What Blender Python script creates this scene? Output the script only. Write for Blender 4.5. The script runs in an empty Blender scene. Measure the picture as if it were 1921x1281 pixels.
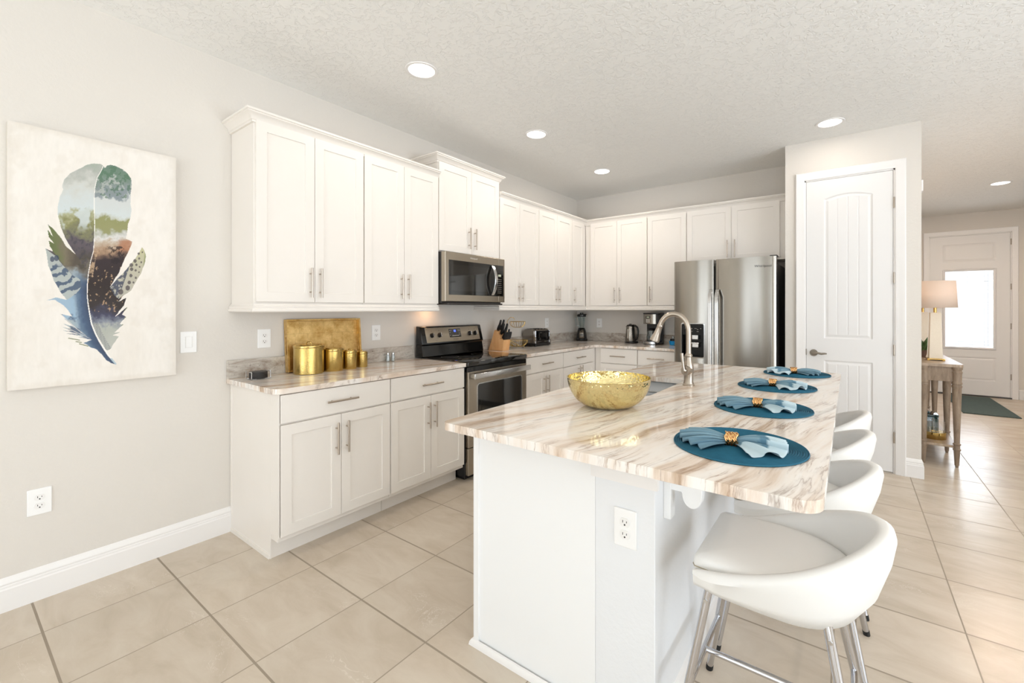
import bpy, bmesh, math, random
import numpy as np
from mathutils import Vector, Matrix

# ------------------------------------------------------------------ camera, world, lights, exposure
SC = bpy.context.scene
COL = SC.collection
PI = math.pi
YAW = math.radians(35.527)
FPX, CX, CY, W, H = 819.38, 1010.0, 579.65, 1921.0, 1281.0
cd = bpy.data.cameras.new('camera')
cam = bpy.data.objects.new('camera', cd)
COL.objects.link(cam)
cam.location = (3.10, 0.0, 1.36)
cam.rotation_euler = (PI / 2, 0, YAW)
cd.sensor_fit = 'HORIZONTAL'; cd.sensor_width = 36.0
cd.lens = FPX / W * 36.0
cd.shift_x = -(CX - W / 2) / W
cd.shift_y = (CY - H / 2) / W
cd.clip_start = 0.02
SC.camera = cam

CEIL = 2.872
YB = 5.267          # kitchen back wall
YR = -3.6           # wall behind the camera
XR = 7.4            # far right wall of the open living area
YE = 9.52           # entry wall with the front door

wd = bpy.data.worlds.new('sky'); SC.world = wd; wd.use_nodes = True
bg = wd.node_tree.nodes['Background']
bg.inputs[0].default_value = (0.86, 0.93, 1.0, 1); bg.inputs[1].default_value = 6.0

def area_light(name, loc, rot, sx, sy, power, color, shape='RECTANGLE', spread=180):
    l = bpy.data.lights.new(name, 'AREA'); l.shape = shape; l.size = sx
    if shape in ('RECTANGLE', 'ELLIPSE'): l.size_y = sy
    l.energy = power; l.color = color; l.spread = math.radians(spread)
    o = bpy.data.objects.new(name, l); COL.objects.link(o)
    o.location = loc; o.rotation_euler = rot
    return o
# daylight entering through the sliding doors behind the camera and the big window of the living area
area_light('daylight_sliding_door', (1.6, YR - 0.25, 1.2), (PI / 2, 0, 0), 2.0, 2.35, 150, (0.80, 0.90, 1.0))
area_light('daylight_patio_door', (4.5, YR - 0.25, 1.2), (PI / 2, 0, 0), 2.3, 2.35, 45, (0.78, 0.89, 1.0))
area_light('daylight_living_window', (XR + 0.25, 0.6, 1.45), (PI / 2, 0, PI / 2), 5.0, 2.2, 400, (0.80, 0.90, 1.0))
area_light('daylight_front_door', (4.6, YE + 0.4, 1.4), (PI / 2, 0, PI), 0.9, 1.5, 100, (0.80, 0.90, 1.0))
# unseen fill lights added outside both openings, aimed up to brighten the ceiling
area_light('ceiling_fill_rear', (3.3, YR - 1.75, 0.0), (PI - 0.7, 0, 0), 4.6, 2.6, 300, (0.80, 0.90, 1.0))
area_light('ceiling_fill_side', (XR + 1.6, 0.6, 0.1), (PI, -0.7, 0), 2.6, 5.0, 1600, (0.84, 0.92, 1.0))
sun = bpy.data.lights.new('sun', 'SUN'); sun.energy = 360; sun.angle = math.radians(1.5); sun.color = (0.74, 0.87, 1.0)
so = bpy.data.objects.new('sun', sun); COL.objects.link(so); so.location = (3, -8, 8)
so.rotation_euler = Vector((0.12, 0.64, -0.77)).to_track_quat('-Z', 'Y').to_euler()   # falls on the floor inside the sliding doors, behind the camera
CAN_POWER = 13.0
CAN_COLOR = (1.0, 0.90, 0.80)

SC.view_settings.view_transform = 'Standard'
SC.view_settings.look = 'None'
SC.view_settings.gamma = 1.0
SC.view_settings.use_curve_mapping = False
SC.view_settings.exposure = -1.98
SC.cycles.max_bounces = 10
SC.cycles.diffuse_bounces = 6
SC.cycles.sample_clamp_indirect = 6.0

# ------------------------------------------------------------------ materials
def lin(c):
    if isinstance(c, str):
        c = [int(c[i:i + 2], 16) / 255 for i in (0, 2, 4)]
    return tuple((v / 12.92 if v <= 0.04045 else ((v + 0.055) / 1.055) ** 2.4) for v in c) + (1.0,)

class NT:
    def __init__(s, name):
        s.m = bpy.data.materials.new(name); s.m.use_nodes = True
        s.t = s.m.node_tree; s.b = s.t.nodes['Principled BSDF']
    def n(s, kind, **kw):
        x = s.t.nodes.new(kind)
        for k, v in kw.items():
            if k.startswith('i_'): x.inputs[k[2:].replace('_', ' ')].default_value = v
            else: setattr(x, k, v)
        return x
    def l(s, a, b): s.t.links.new(a, b)
    def coord(s, scale=(1, 1, 1), rot=(0, 0, 0), kind='Object'):
        c = s.n('ShaderNodeTexCoord'); m = s.n('ShaderNodeMapping')
        m.inputs['Scale'].default_value = scale; m.inputs['Rotation'].default_value = rot
        s.l(c.outputs[kind], m.inputs[0]); return m.outputs[0]
    def math(s, op, a, b=None, c=None):
        x = s.n('ShaderNodeMath', operation=op)
        for i, v in enumerate((a, b, c)):
            if v is None: continue
            if isinstance(v, (int, float)): x.inputs[i].default_value = v
            else: s.l(v, x.inputs[i])
        return x.outputs[0]
    def mix(s, fac, a, b):
        x = s.n('ShaderNodeMix', data_type='RGBA')
        for sock, v in ((x.inputs[0], fac), (x.inputs[6], a), (x.inputs[7], b)):
            if isinstance(v, (int, float)): sock.default_value = v
            elif isinstance(v, tuple): sock.default_value = v
            else: s.l(v, sock)
        return x.outputs[2]
    def ramp(s, fac, stops):
        x = s.n('ShaderNodeValToRGB'); e = x.color_ramp.elements
        while len(e) > 1: e.remove(e[-1])
        e[0].position = stops[0][0]; e[0].color = stops[0][1]
        for p, c in stops[1:]:
            k = e.new(p); k.color = c
        s.l(fac, x.inputs[0]); return x.outputs[0]
    def noise(s, vec, scale, detail=4, rough=0.55, dist=0.0):
        x = s.n('ShaderNodeTexNoise'); s.l(vec, x.inputs['Vector'])
        x.inputs['Scale'].default_value = scale; x.inputs['Detail'].default_value = detail
        x.inputs['Roughness'].default_value = rough; x.inputs['Distortion'].default_value = dist
        return x.outputs[0]
    def bump(s, h, strength, dist):
        x = s.n('ShaderNodeBump'); x.inputs['Strength'].default_value = strength
        x.inputs['Distance'].default_value = dist
        s.l(h, x.inputs['Height']); s.l(x.outputs[0], s.b.inputs['Normal']); return x
    def set(s, **kw):
        for k, v in kw.items():
            s.b.inputs[k.replace('_', ' ')].default_value = v
        return s

def simple(name, color, rough=0.5, metal=0.0, **kw):
    x = NT(name); x.set(Base_Color=lin(color), Roughness=rough, Metallic=metal, **kw)
    return x.m

def noisy(name, c1, c2, rough, scale=(8, 8, 8), metal=0.0, bump=0.0, bscale=200, bdist=0.001, **kw):
    x = NT(name); v = x.coord(scale)
    f = x.noise(v, 1.0, 5)
    x.l(x.mix(f, lin(c1), lin(c2)), x.b.inputs['Base Color'])
    x.set(Roughness=rough, Metallic=metal, **kw)
    if bump:
        x.bump(x.noise(x.coord(), bscale, 2), bump, bdist)
    return x.m

def mat_wall():
    x = NT('wall_paint')
    x.set(Base_Color=lin('DAD4CC'), Roughness=0.75)
    h = x.noise(x.coord(), 55, 4, 0.6)
    x.bump(h, 0.35, 0.004); return x.m

def mat_ceiling():
    x = NT('ceiling_knockdown')
    x.set(Base_Color=lin('F5F4F1'), Roughness=0.85)
    v = x.coord()
    n1 = x.noise(v, 26, 5, 0.6, 0.8)
    r = x.ramp(n1, [(0.42, (0, 0, 0, 1)), (0.5, (1, 1, 1, 1))])
    x.bump(r, 0.5, 0.005); return x.m

def mat_floor():
    x = NT('floor_tile')
    c = x.n('ShaderNodeTexCoord'); s = x.n('ShaderNodeSeparateXYZ'); x.l(c.outputs['Object'], s.inputs[0])
    PX, PY, OX, OY = 0.4514, 0.4495, 0.335, 0.733
    u = x.math('DIVIDE', x.math('SUBTRACT', s.outputs[0], OX - 10 * PX), PX)
    v = x.math('DIVIDE', x.math('SUBTRACT', s.outputs[1], OY - 12 * PY), PY)
    du = x.math('MULTIPLY', x.math('ABSOLUTE', x.math('SUBTRACT', x.math('FRACT', x.math('ADD', u, 0.5)), 0.5)), PX)
    dv = x.math('MULTIPLY', x.math('ABSOLUTE', x.math('SUBTRACT', x.math('FRACT', x.math('ADD', v, 0.5)), 0.5)), PY)
    gu = x.math('LESS_THAN', du, 0.0027); gv = x.math('LESS_THAN', dv, 0.0042)
    g = x.math('MAXIMUM', gu, gv)
    cell = x.n('ShaderNodeCombineXYZ'); x.l(x.math('FLOOR', u), cell.inputs[0]); x.l(x.math('FLOOR', v), cell.inputs[1])
    wn = x.n('ShaderNodeTexWhiteNoise', noise_dimensions='3D'); x.l(cell.outputs[0], wn.inputs['Vector'])
    off = x.n('ShaderNodeVectorMath', operation='MULTIPLY_ADD')
    x.l(wn.outputs['Color'], off.inputs[0]); off.inputs[1].default_value = (9, 9, 9); x.l(c.outputs['Object'], off.inputs[2])
    rot = x.n('ShaderNodeMapping'); rot.inputs['Rotation'].default_value = (0, 0, 0.6); rot.inputs['Scale'].default_value = (1.0, 2.6, 1)
    x.l(off.outputs[0], rot.inputs[0])
    cloud = x.noise(rot.outputs[0], 3.0, 6, 0.6, 0.6)
    base = x.ramp(cloud, [(0.25, lin('BBAD9B')), (0.5, lin('C7BAA9')), (0.75, lin('D0C5B5'))])
    vein = x.noise(rot.outputs[0], 1.7, 6, 0.7, 1.6)
    vd = x.math('ABSOLUTE', x.math('SUBTRACT', vein, 0.5))
    vm = x.ramp(vd, [(0.0, (1, 1, 1, 1)), (0.006, (0, 0, 0, 1))])
    patch = x.ramp(x.noise(rot.outputs[0], 2.3, 2), [(0.55, (0, 0, 0, 1)), (0.68, (0.5, 0.5, 0.5, 1))])
    vf = x.math('MULTIPLY', vm, patch)
    base2 = x.mix(vf, base, lin('E9E2D8'))
    tone = x.math('MULTIPLY_ADD', wn.outputs['Value'], 0.07, 0.965)
    hsv = x.n('ShaderNodeHueSaturation'); x.l(base2, hsv.inputs['Color']); x.l(tone, hsv.inputs['Value'])
    x.l(x.mix(g, hsv.outputs[0], lin('948777')), x.b.inputs['Base Color'])
    x.l(x.math('MULTIPLY_ADD', g, 0.4, 0.27), x.b.inputs['Roughness'])
    hh = x.math('SUBTRACT', x.math('MULTIPLY', cloud, 0.15), g)
    x.bump(hh, 0.4, 0.0015); return x.m

def mat_granite():
    x = NT('granite')
    v = x.coord((1, 1, 1), (0, 0, 0.22))
    wob = x.n('ShaderNodeTexNoise'); x.l(v, wob.inputs['Vector']); wob.inputs['Scale'].default_value = 1.7; wob.inputs['Detail'].default_value = 2
    dv = x.n('ShaderNodeVectorMath', operation='MULTIPLY_ADD')
    x.l(wob.outputs['Color'], dv.inputs[0]); dv.inputs[1].default_value = (0.16, 0.2, 0.06); x.l(v, dv.inputs[2])
    mp = x.n('ShaderNodeMapping'); mp.inputs['Scale'].default_value = (12.0, 0.9, 1.6); x.l(dv.outputs[0], mp.inputs[0])
    a = x.noise(mp.outputs[0], 1.0, 8, 0.60, 0.15)
    base = x.ramp(a, [(0.26, lin('8A7563')), (0.36, lin('BFA790')), (0.43, lin('DDCCBC')), (0.50, lin('ECE2D8')),
                      (0.60, lin('F1ECE6')), (0.67, lin('D3CDC6')), (0.78, lin('A19C96'))])
    b = x.noise(mp.outputs[0], 1.9, 8, 0.62, 0.25)
    streak = x.ramp(x.math('ABSOLUTE', x.math('SUBTRACT', b, 0.5)), [(0.0, (1, 1, 1, 1)), (0.012, (0.45, 0.45, 0.45, 1)), (0.035, (0, 0, 0, 1))])
    mp3 = x.n('ShaderNodeMapping'); mp3.inputs['Scale'].default_value = (4.2, 0.55, 1.0); x.l(dv.outputs[0], mp3.inputs[0])
    c_ = x.noise(mp3.outputs[0], 1.0, 7, 0.55, 0.1)
    vl = x.math('ABSOLUTE', x.math('SUBTRACT', x.math('FRACT', x.math('MULTIPLY', c_, 7.0)), 0.5))
    vlm = x.ramp(vl, [(0.0, (1, 1, 1, 1)), (0.035, (0.25, 0.25, 0.25, 1)), (0.10, (0, 0, 0, 1))])
    gate2 = x.ramp(x.noise(x.coord((3, 1.2, 3)), 1.6, 4), [(0.44, (0, 0, 0, 1)), (0.58, (1, 1, 1, 1))])
    base = x.mix(x.math('MULTIPLY', x.math('MULTIPLY', vlm, gate2), 0.6), base, lin('7D6250'))
    gate = x.ramp(x.noise(v, 5.0, 3), [(0.42, (0, 0, 0, 1)), (0.60, (1, 1, 1, 1))])
    c1 = x.mix(x.math('MULTIPLY', x.math('MULTIPLY', streak, gate), 0.75), base, lin('86603F'))
    mp2 = x.n('ShaderNodeMapping'); mp2.inputs['Scale'].default_value = (26, 3.0, 6); x.l(dv.outputs[0], mp2.inputs[0])
    sp = x.noise(mp2.outputs[0], 2.0, 6, 0.7)
    spm = x.ramp(sp, [(0.63, (0, 0, 0, 1)), (0.72, (1, 1, 1, 1))])
    c2 = x.mix(x.math('MULTIPLY', spm, 0.45), c1, lin('7A6450'))
    x.l(c2, x.b.inputs['Base Color'])
    x.set(Roughness=0.07, IOR=1.5, Specular_IOR_Level=0.6)
    return x.m

def mat_splash():
    x = NT('granite_splash'); v = x.coord((1, 1, 1))
    w = x.noise(x.coord((2.2, 2.2, 6)), 1.6, 6, 0.7, 1.2)
    base = x.ramp(w, [(0.28, lin('776A5E')), (0.40, lin('A3968A')), (0.50, lin('BDB5AB')), (0.60, lin('D2CCC3')), (0.74, lin('9C9B96'))])
    n = x.noise(v, 55, 5, 0.7); sp = x.ramp(n, [(0.60, (0, 0, 0, 1)), (0.68, (1, 1, 1, 1))])
    x.l(x.mix(x.math('MULTIPLY', sp, 0.65), base, lin('5E5148')), x.b.inputs['Base Color']); x.set(Roughness=0.1); return x.m

def mat_steel(name, col='B7B2AB', rough=0.30, aniso=0.8):
    x = NT(name)
    x.set(Base_Color=lin(col), Metallic=1.0, Roughness=rough, Anisotropic=aniso, Anisotropic_Rotation=0.25)
    t = x.n('ShaderNodeTangent', direction_type='RADIAL', axis='Z'); x.l(t.outputs[0], x.b.inputs['Tangent'])
    return x.m

def mat_hammer(name, col, scale, rough=0.16, bump=0.5, dist=0.003):
    x = NT(name); x.set(Base_Color=lin(col), Metallic=1.0, Roughness=rough)
    vo = x.n('ShaderNodeTexVoronoi', feature='SMOOTH_F1'); vo.inputs['Scale'].default_value = scale
    vo.inputs['Smoothness'].default_value = 0.3
    x.l(x.coord(), vo.inputs['Vector'])
    x.bump(vo.outputs['Distance'], bump, dist); return x.m

def mat_leaf():
    x = NT('gold_leaf')
    br = x.n('ShaderNodeTexBrick'); br.offset = 0.35; br.inputs['Scale'].default_value = 1.0
    br.inputs['Brick Width'].default_value = 0.085; br.inputs['Row Height'].default_value = 0.085; br.inputs['Mortar Size'].default_value = 0.0011
    sp = x.n('ShaderNodeSeparateXYZ'); c = x.n('ShaderNodeTexCoord'); x.l(c.outputs['Object'], sp.inputs[0])
    cb = x.n('ShaderNodeCombineXYZ'); x.l(sp.outputs[1], cb.inputs[0]); x.l(sp.outputs[2], cb.inputs[1]); x.l(cb.outputs[0], br.inputs['Vector'])
    nz = x.ramp(x.noise(x.coord(), 12, 6, 0.75), [(0.35, (0, 0, 0, 1)), (0.65, (1, 1, 1, 1))])
    base = x.mix(nz, lin('E8C98A'), lin('BC9450'))
    x.l(x.mix(x.math('MULTIPLY', br.outputs['Fac'], 0.28), base, lin('8A6332')), x.b.inputs['Base Color'])
    x.set(Metallic=0.8, Roughness=0.38); x.bump(nz, 0.25, 0.002); return x.m

def mat_wood(name, c1, c2, scale=(3, 30, 3), rough=0.5, bump=0.15):
    x = NT(name); v = x.coord(scale)
    n1 = x.noise(v, 1.0, 6, 0.65, 0.4)
    x.l(x.ramp(n1, [(0.3, lin(c1)), (0.7, lin(c2))]), x.b.inputs['Base Color'])
    x.set(Roughness=rough); x.bump(n1, bump, 0.002); return x.m

def mat_glass(name, col='FFFFFF', rough=0.0, tint=0.12):
    x = NT(name); t = x.t
    gl = x.n('ShaderNodeBsdfGlossy'); gl.inputs['Roughness'].default_value = rough; gl.inputs[0].default_value = (1, 1, 1, 1)
    tr = x.n('ShaderNodeBsdfTransparent'); tr.inputs[0].default_value = lin(col)
    fr = x.n('ShaderNodeLayerWeight'); fr.inputs[0].default_value = 0.5
    mx = x.n('ShaderNodeMixShader')
    x.l(x.math('MULTIPLY_ADD', x.math('POWER', fr.outputs['Facing'], 3.5), 0.75, 0.04 + tint * 0.2), mx.inputs[0]); x.l(tr.outputs[0], mx.inputs[1]); x.l(gl.outputs[0], mx.inputs[2])
    out = t.nodes['Material Output']; x.l(mx.outputs[0], out.inputs['Surface']); t.nodes.remove(x.b)
    return x.m

def mat_emit(name, col, s):
    x = NT(name); x.set(Base_Color=(0, 0, 0, 1)); x.set(Emission_Color=lin(col), Emission_Strength=s); return x.m

def mat_vcol(name, rough, bump=0.0, bscale=400, scale=(1, 1, 1)):
    x = NT(name); a = x.n('ShaderNodeAttribute', attribute_name='paint'); x.l(a.outputs['Color'], x.b.inputs['Base Color'])
    x.set(Roughness=rough)
    if bump: x.bump(x.noise(x.coord(scale), bscale, 2), bump, 0.0008)
    return x.m

def mat_fabric(name, c, rough=0.9):
    x = NT(name); w = x.n('ShaderNodeTexWave', wave_type='BANDS'); w.inputs['Scale'].default_value = 260; w.inputs['Distortion'].default_value = 1.5
    x.l(x.coord(), w.inputs['Vector'])
    nz = x.noise(x.coord(), 60, 4)
    x.l(x.mix(x.math('MULTIPLY', nz, 0.5), lin(c), lin('0D3A4D')), x.b.inputs['Base Color'])
    x.set(Roughness=rough); x.bump(w.outputs['Fac'], 0.4, 0.001); return x.m

M = dict(
    wall=mat_wall(), ceiling=mat_ceiling(), floor=mat_floor(), granite=mat_granite(), splash=mat_splash(),
    trim=simple('trim_white', 'EDEAE7', 0.35), door=simple('door_white', 'E7E5E3', 0.4),
    cab=noisy('cabinet_paint', 'EEE8E1', 'EBE5DD', 0.38), cabin=simple('cabinet_inside_edge', 'E8E2D8', 0.6),
    isl=simple('island_panel', 'F1F1F0', 0.4),
    pull=simple('brushed_nickel_pull', 'B9AEA2', 0.28, 1.0),
    nickel=simple('satin_nickel', 'B5AA9D', 0.33, 1.0),
    steel=mat_steel('stainless', '9C978F', 0.24), steel2=mat_steel('stainless_warm', 'AFA596', 0.30, 0.6), steelh=simple('steel_handle', 'D2D2D2', 0.2, 1.0),
    chrome=simple('chrome', 'CDCDD0', 0.06, 1.0), darkchrome=simple('smoky_chrome', '8F8A84', 0.08, 1.0),
    sink=simple('sink_steel', '9A9EA2', 0.3, 1.0),
    black=simple('black_enamel', '0B0A0A', 0.08), blackp=simple('black_plastic', '121112', 0.35), blackglass=simple('black_glass', '0A0908', 0.04, 0, Specular_IOR_Level=0.8),
    dispblack=simple('dispenser_black', '060606', 0.15, 0, Specular_IOR_Level=0.2), ovenglass=simple('oven_window_glass', '1B1917', 0.05, 0, Specular_IOR_Level=0.9), darkgrey=simple('dark_grey_metal', '3B3836', 0.4, 0.3),
    brass=mat_hammer('hammered_brass', 'C4A966', 230, 0.2, 0.5, 0.0012), brassp=simple('polished_brass', 'C4A868', 0.16, 1.0),
    bowl=mat_hammer('hammered_gold_bowl', 'E0D09A', 75, 0.12, 0.6, 0.003),
    leaf=mat_leaf(), block=mat_wood('beech_block', 'DDA067', 'EBBB84', (30, 30, 4), 0.45, 0.1),
    console=mat_wood('weathered_console_wood', '6F5C4B', '9B8975', (30, 6, 6), 0.55, 0.2),
    consoletop=mat_wood('weathered_console_top', '8B7763', 'B09D88', (30, 3, 6), 0.35, 0.1),
    plate=simple('outlet_white', 'F4F3F1', 0.3), slot=simple('outlet_slot', '1C1815', 0.6), socket=simple('socket_white', 'EFEDEA', 0.35),
    leather=noisy('white_leather', 'F0EFED', 'ECEBE7', 0.42, (5, 5, 5), 0, 0.08, 500, 0.0006), seam=simple('leather_seam', 'A3977F', 0.7),
    mat_=mat_fabric('teal_placemat', '20657F'), napkin=mat_vcol('napkin_cloth', 0.85, 0.25, 900), wire=simple('gold_wire', 'C9AE6E', 0.25, 1.0),
    ring=simple('copper_gold_strand', 'DDB07A', 0.25, 1.0), glass=mat_glass('clear_glass'), jar=mat_glass('jar_glass', 'EAF1F2', 0.0, 0.4),
    teal=mat_glass('teal_glass', '4E9DA8', 0.0, 0.3), canvas=mat_vcol('painted_canvas', 0.8, 0.3, 500), canvas_side=simple('canvas_side', 'DDD6CA', 0.85),
    bluelcd=mat_emit('blue_digits', '4A68FF', 16.0), greylcd=simple('grey_lcd', 'B8BDA6', 0.3), lampdisc=mat_emit('lamp_disc', 'FFF6EC', 30.0),
    hoodlamp=mat_emit('hood_lamp', 'FFC080', 30.0), white=simple('white_plastic', 'F2F0EE', 0.35), rubber=simple('black_rubber', '141414', 0.7),
    shade=None, lampbody=noisy('cream_shagreen', 'EFE4D2', 'E7DAC5', 0.5, (60, 60, 60), 0, 0.3, 250, 0.001), goldbase=simple('gold_lamp_metal', 'D9B36C', 0.25, 1.0),
    succulent=noisy('succulent_green', '2F4A2C', '51703A', 0.5, (25, 25, 25)), pot=simple('brown_pot', '5B4232', 0.6), lime=simple('lime_fruit', 'A9B83E', 0.45),
    rug=noisy('dark_green_mat', '34413F', '4B5A56', 0.95, (40, 40, 40), 0, 0.6, 300, 0.003), blue=simple('bright_blue_plastic', '0B8FD0', 0.35),
    lead=simple('lead_came', '9C949A', 0.3, 0.6), grey=simple('marking_grey', '5F574F', 0.5), logo=simple('logo_dark', '4A4744', 0.35, 0.4), pewter=simple('pewter', '8B8378', 0.35, 1.0),
    cork=simple('brown_coaster', '2A2624', 0.5), tooth=simple('panel_print', 'D8D2CA', 0.5), cord=simple('white_cord', 'EFE8DC', 0.5), shadowgap=simple('dark_gap', '1B1715', 0.8),
)
def mat_shade():
    x = NT('linen_lamp_shade'); x.set(Base_Color=lin('F4EADF'), Roughness=0.9)
    tl = x.n('ShaderNodeBsdfTranslucent'); tl.inputs[0].default_value = lin('FFEBD6')
    mx = x.n('ShaderNodeMixShader'); mx.inputs[0].default_value = 0.4
    x.l(x.b.outputs[0], mx.inputs[1]); x.l(tl.outputs[0], mx.inputs[2]); x.l(mx.outputs[0], x.t.nodes['Material Output'].inputs['Surface'])
    return x.m
M['shade'] = mat_shade()

# ------------------------------------------------------------------ mesh helpers
ORG = {}
def tag(o, label=None, cat=None, group=None, kind=None):
    if label: o['label'] = label
    if cat: o['category'] = cat
    if group: o['group'] = group
    if kind: o['kind'] = kind
    return o
def thing(name, label, cat, loc=(0, 0, 0), group=None):
    o = bpy.data.objects.new(name, None); COL.objects.link(o); o.location = loc
    o.empty_display_size = 0.05
    ORG[o.name] = Vector(loc)
    return tag(o, label, cat, group)

LEFT = Matrix(((0, 0, 1, 0), (1, 0, 0, 0), (0, 1, 0, 0), (0, 0, 0, 1)))        # (u,w,n) -> (n,u,w)
BACK = Matrix(((1, 0, 0, 0), (0, 0, -1, YB), (0, 1, 0, 0), (0, 0, 0, 1)))      # (u,w,n) -> (u,YB-n,w)
def facing_front(y): return Matrix(((1, 0, 0, 0), (0, 0, -1, y), (0, 1, 0, 0), (0, 0, 0, 1)))

class MB:
    def __init__(s, mtx=None):
        s.bm = bmesh.new(); s.M = mtx or Matrix.Identity(4); s.mi = 0
    def v(s, co): return s.bm.verts.new(s.M @ Vector(co))
    def f(s, vs):
        try:
            f = s.bm.faces.new(vs); f.material_index = s.mi; return f
        except ValueError: return None
    def box(s, a, b, bev=0.0):
        x0, y0, z0 = [min(p, q) for p, q in zip(a, b)]; x1, y1, z1 = [max(p, q) for p, q in zip(a, b)]
        V = [s.v(c) for c in ((x0, y0, z0), (x1, y0, z0), (x1, y1, z0), (x0, y1, z0), (x0, y0, z1), (x1, y0, z1), (x1, y1, z1), (x0, y1, z1))]
        F = [s.f([V[i] for i in q]) for q in ((0, 3, 2, 1), (4, 5, 6, 7), (0, 1, 5, 4), (1, 2, 6, 5), (2, 3, 7, 6), (3, 0, 4, 7))]
        if bev:
            es = list({e for f in F for e in f.edges})
            r = bmesh.ops.bevel(s.bm, geom=es, offset=bev, segments=3, affect='EDGES', profile=0.5)
            for f in r['faces']: f.material_index = s.mi
        return s
    def ring(s, c, ax, r, seg, e1=None, sx=1.0):
        ax = Vector(ax).normalized()
        if e1 is None:
            e1 = ax.orthogonal().normalized()
        e2 = ax.cross(e1)
        return [s.v(Vector(c) + e1 * (math.cos(2 * PI * i / seg) * r * sx) + e2 * (math.sin(2 * PI * i / seg) * r)) for i in range(seg)]
    def bridge(s, A, B, closed=True):
        n = len(A)
        for i in range(n if closed else n - 1):
            j = (i + 1) % n
            s.f([A[i], A[j], B[j], B[i]])
    def cyl(s, p0, p1, r, r2=None, seg=24, cap=True):
        p0, p1 = Vector(p0), Vector(p1); ax = p1 - p0; e1 = ax.orthogonal().normalized()
        A = s.ring(p0, ax, r, seg, e1); B = s.ring(p1, ax, r if r2 is None else r2, seg, e1)
        s.bridge(A, B)
        if cap: s.f(A[::-1]); s.f(B)
        return s
    def tube(s, pts, r, seg=10, closed=False, cap=True):
        pts = [Vector(p) for p in pts]; n = len(pts); rr = r if isinstance(r, (list, tuple)) else [r] * n
        rings = []; prev = None
        for i, p in enumerate(pts):
            a = pts[(i - 1) % n] if (closed or i > 0) else p; b = pts[(i + 1) % n] if (closed or i < n - 1) else p
            t = (b - a).normalized()
            if prev is None: e1 = t.orthogonal().normalized()
            else:
                e1 = prev - t * prev.dot(t)
                e1 = e1.normalized() if e1.length > 1e-6 else t.orthogonal().normalized()
            prev = e1; rings.append(s.ring(p, t, rr[i], seg, e1))
        for i in range(n - 1): s.bridge(rings[i], rings[i + 1])
        if closed:
            A, B = rings[-1], rings[0]
            k = min(range(seg), key=lambda q: (A[0].co - B[q].co).length)
            s.bridge(A, B[k:] + B[:k])
        elif cap: s.f(rings[0][::-1]); s.f(rings[-1])
        return s
    def lathe(s, prof, c=(0, 0, 0), seg=48, capb=True, capt=True, sq=None):
        rings = []
        for r, z in prof:
            if r < 1e-5: rings.append([s.v((c[0], c[1], c[2] + z))])
            else:
                rings.append([s.v((c[0] + r * math.cos(2 * PI * i / seg), c[1] + r * math.sin(2 * PI * i / seg), c[2] + z)) for i in range(seg)])
        for A, B in zip(rings, rings[1:]):
            if len(A) == 1 and len(B) == 1: continue
            if len(A) == 1:
                for i in range(seg): s.f([A[0], B[(i + 1) % seg], B[i]][::-1])
            elif len(B) == 1:
                for i in range(seg): s.f([A[i], A[(i + 1) % seg], B[0]])
            else: s.bridge(A, B)
        if capb and len(rings[0]) > 1: s.f(rings[0][::-1])
        if capt and len(rings[-1]) > 1: s.f(rings[-1])
        return s
    def prism(s, poly, axis, a, b, bev=0):
        def P(p, t): return {'x': (t, p[0], p[1]), 'y': (p[0], t, p[1]), 'z': (p[0], p[1], t)}[axis]
        A = [s.v(P(p, a)) for p in poly]; B = [s.v(P(p, b)) for p in poly]
        s.bridge(A, B); s.f(A[::-1]); s.f(B); return s
    def sweep(s, prof, path, closed=False):
        """prof: (outward, z) closed loop; path: list of (x,y); outward is to the right of travel."""
        n = len(path); rings = []
        for i in range(n):
            p = Vector(path[i])
            def nrm(a, b):
                d = (Vector(b) - Vector(a)).normalized(); return Vector((d.y, -d.x))
            if closed or 0 < i < n - 1:
                n1 = nrm(path[i - 1], path[i]); n2 = nrm(path[i], path[(i + 1) % n]); m = (n1 + n2); m = m / max(m.dot(n1), 1e-6)
            elif i == 0: m = nrm(path[0], path[1])
            else: m = nrm(path[-2], path[-1])
            rings.append([s.v((p.x + m.x * o, p.y + m.y * o, z)) for o, z in prof])
        for i in range(n - 1): s.bridge(rings[i], rings[i + 1])
        if closed: s.bridge(rings[-1], rings[0])
        else: s.f(rings[0][::-1]); s.f(rings[-1])
        return s
    def slab(s, outer, holes, z0, z1):
        loops = [outer] + holes
        res = []
        for z in (z0, z1):
            es = []; allv = []
            for lp in loops:
                vs = [s.v((p[0], p[1], z)) for p in lp]; allv.append(vs)
                es += [s.bm.edges.new((vs[i], vs[(i + 1) % len(vs)])) for i in range(len(vs))]
            g = bmesh.ops.triangle_fill(s.bm, edges=es, use_beauty=True, use_dissolve=False)
            for f in g['geom']:
                if isinstance(f, bmesh.types.BMFace): f.material_index = s.mi
            res.append(allv)
        for A, B in zip(res[0], res[1]): s.bridge(A, B)
        return s
    def out(s, name, mats, parent=None, org=None, smooth=35, bevel=0.0, subsurf=0, label=None, keepn=False, solid=0.0):
        o0 = Vector((0, 0, 0))
        if parent is not None:
            r = parent
            while r.name not in ORG: r = r.parent
            o0 = ORG[r.name]
        elif org is not None: o0 = Vector(org)
        if o0.length > 0: bmesh.ops.translate(s.bm, verts=s.bm.verts, vec=-o0)
        if not keepn: bmesh.ops.recalc_face_normals(s.bm, faces=s.bm.faces)
        me = bpy.data.meshes.new(name); s.bm.to_mesh(me); s.bm.free()
        if not isinstance(mats, (list, tuple)): mats = [mats]
        for m in mats: me.materials.append(m)
        if smooth:
            me.polygons.foreach_set('use_smooth', [True] * len(me.polygons))
            me.set_sharp_from_angle(angle=math.radians(smooth))
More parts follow.
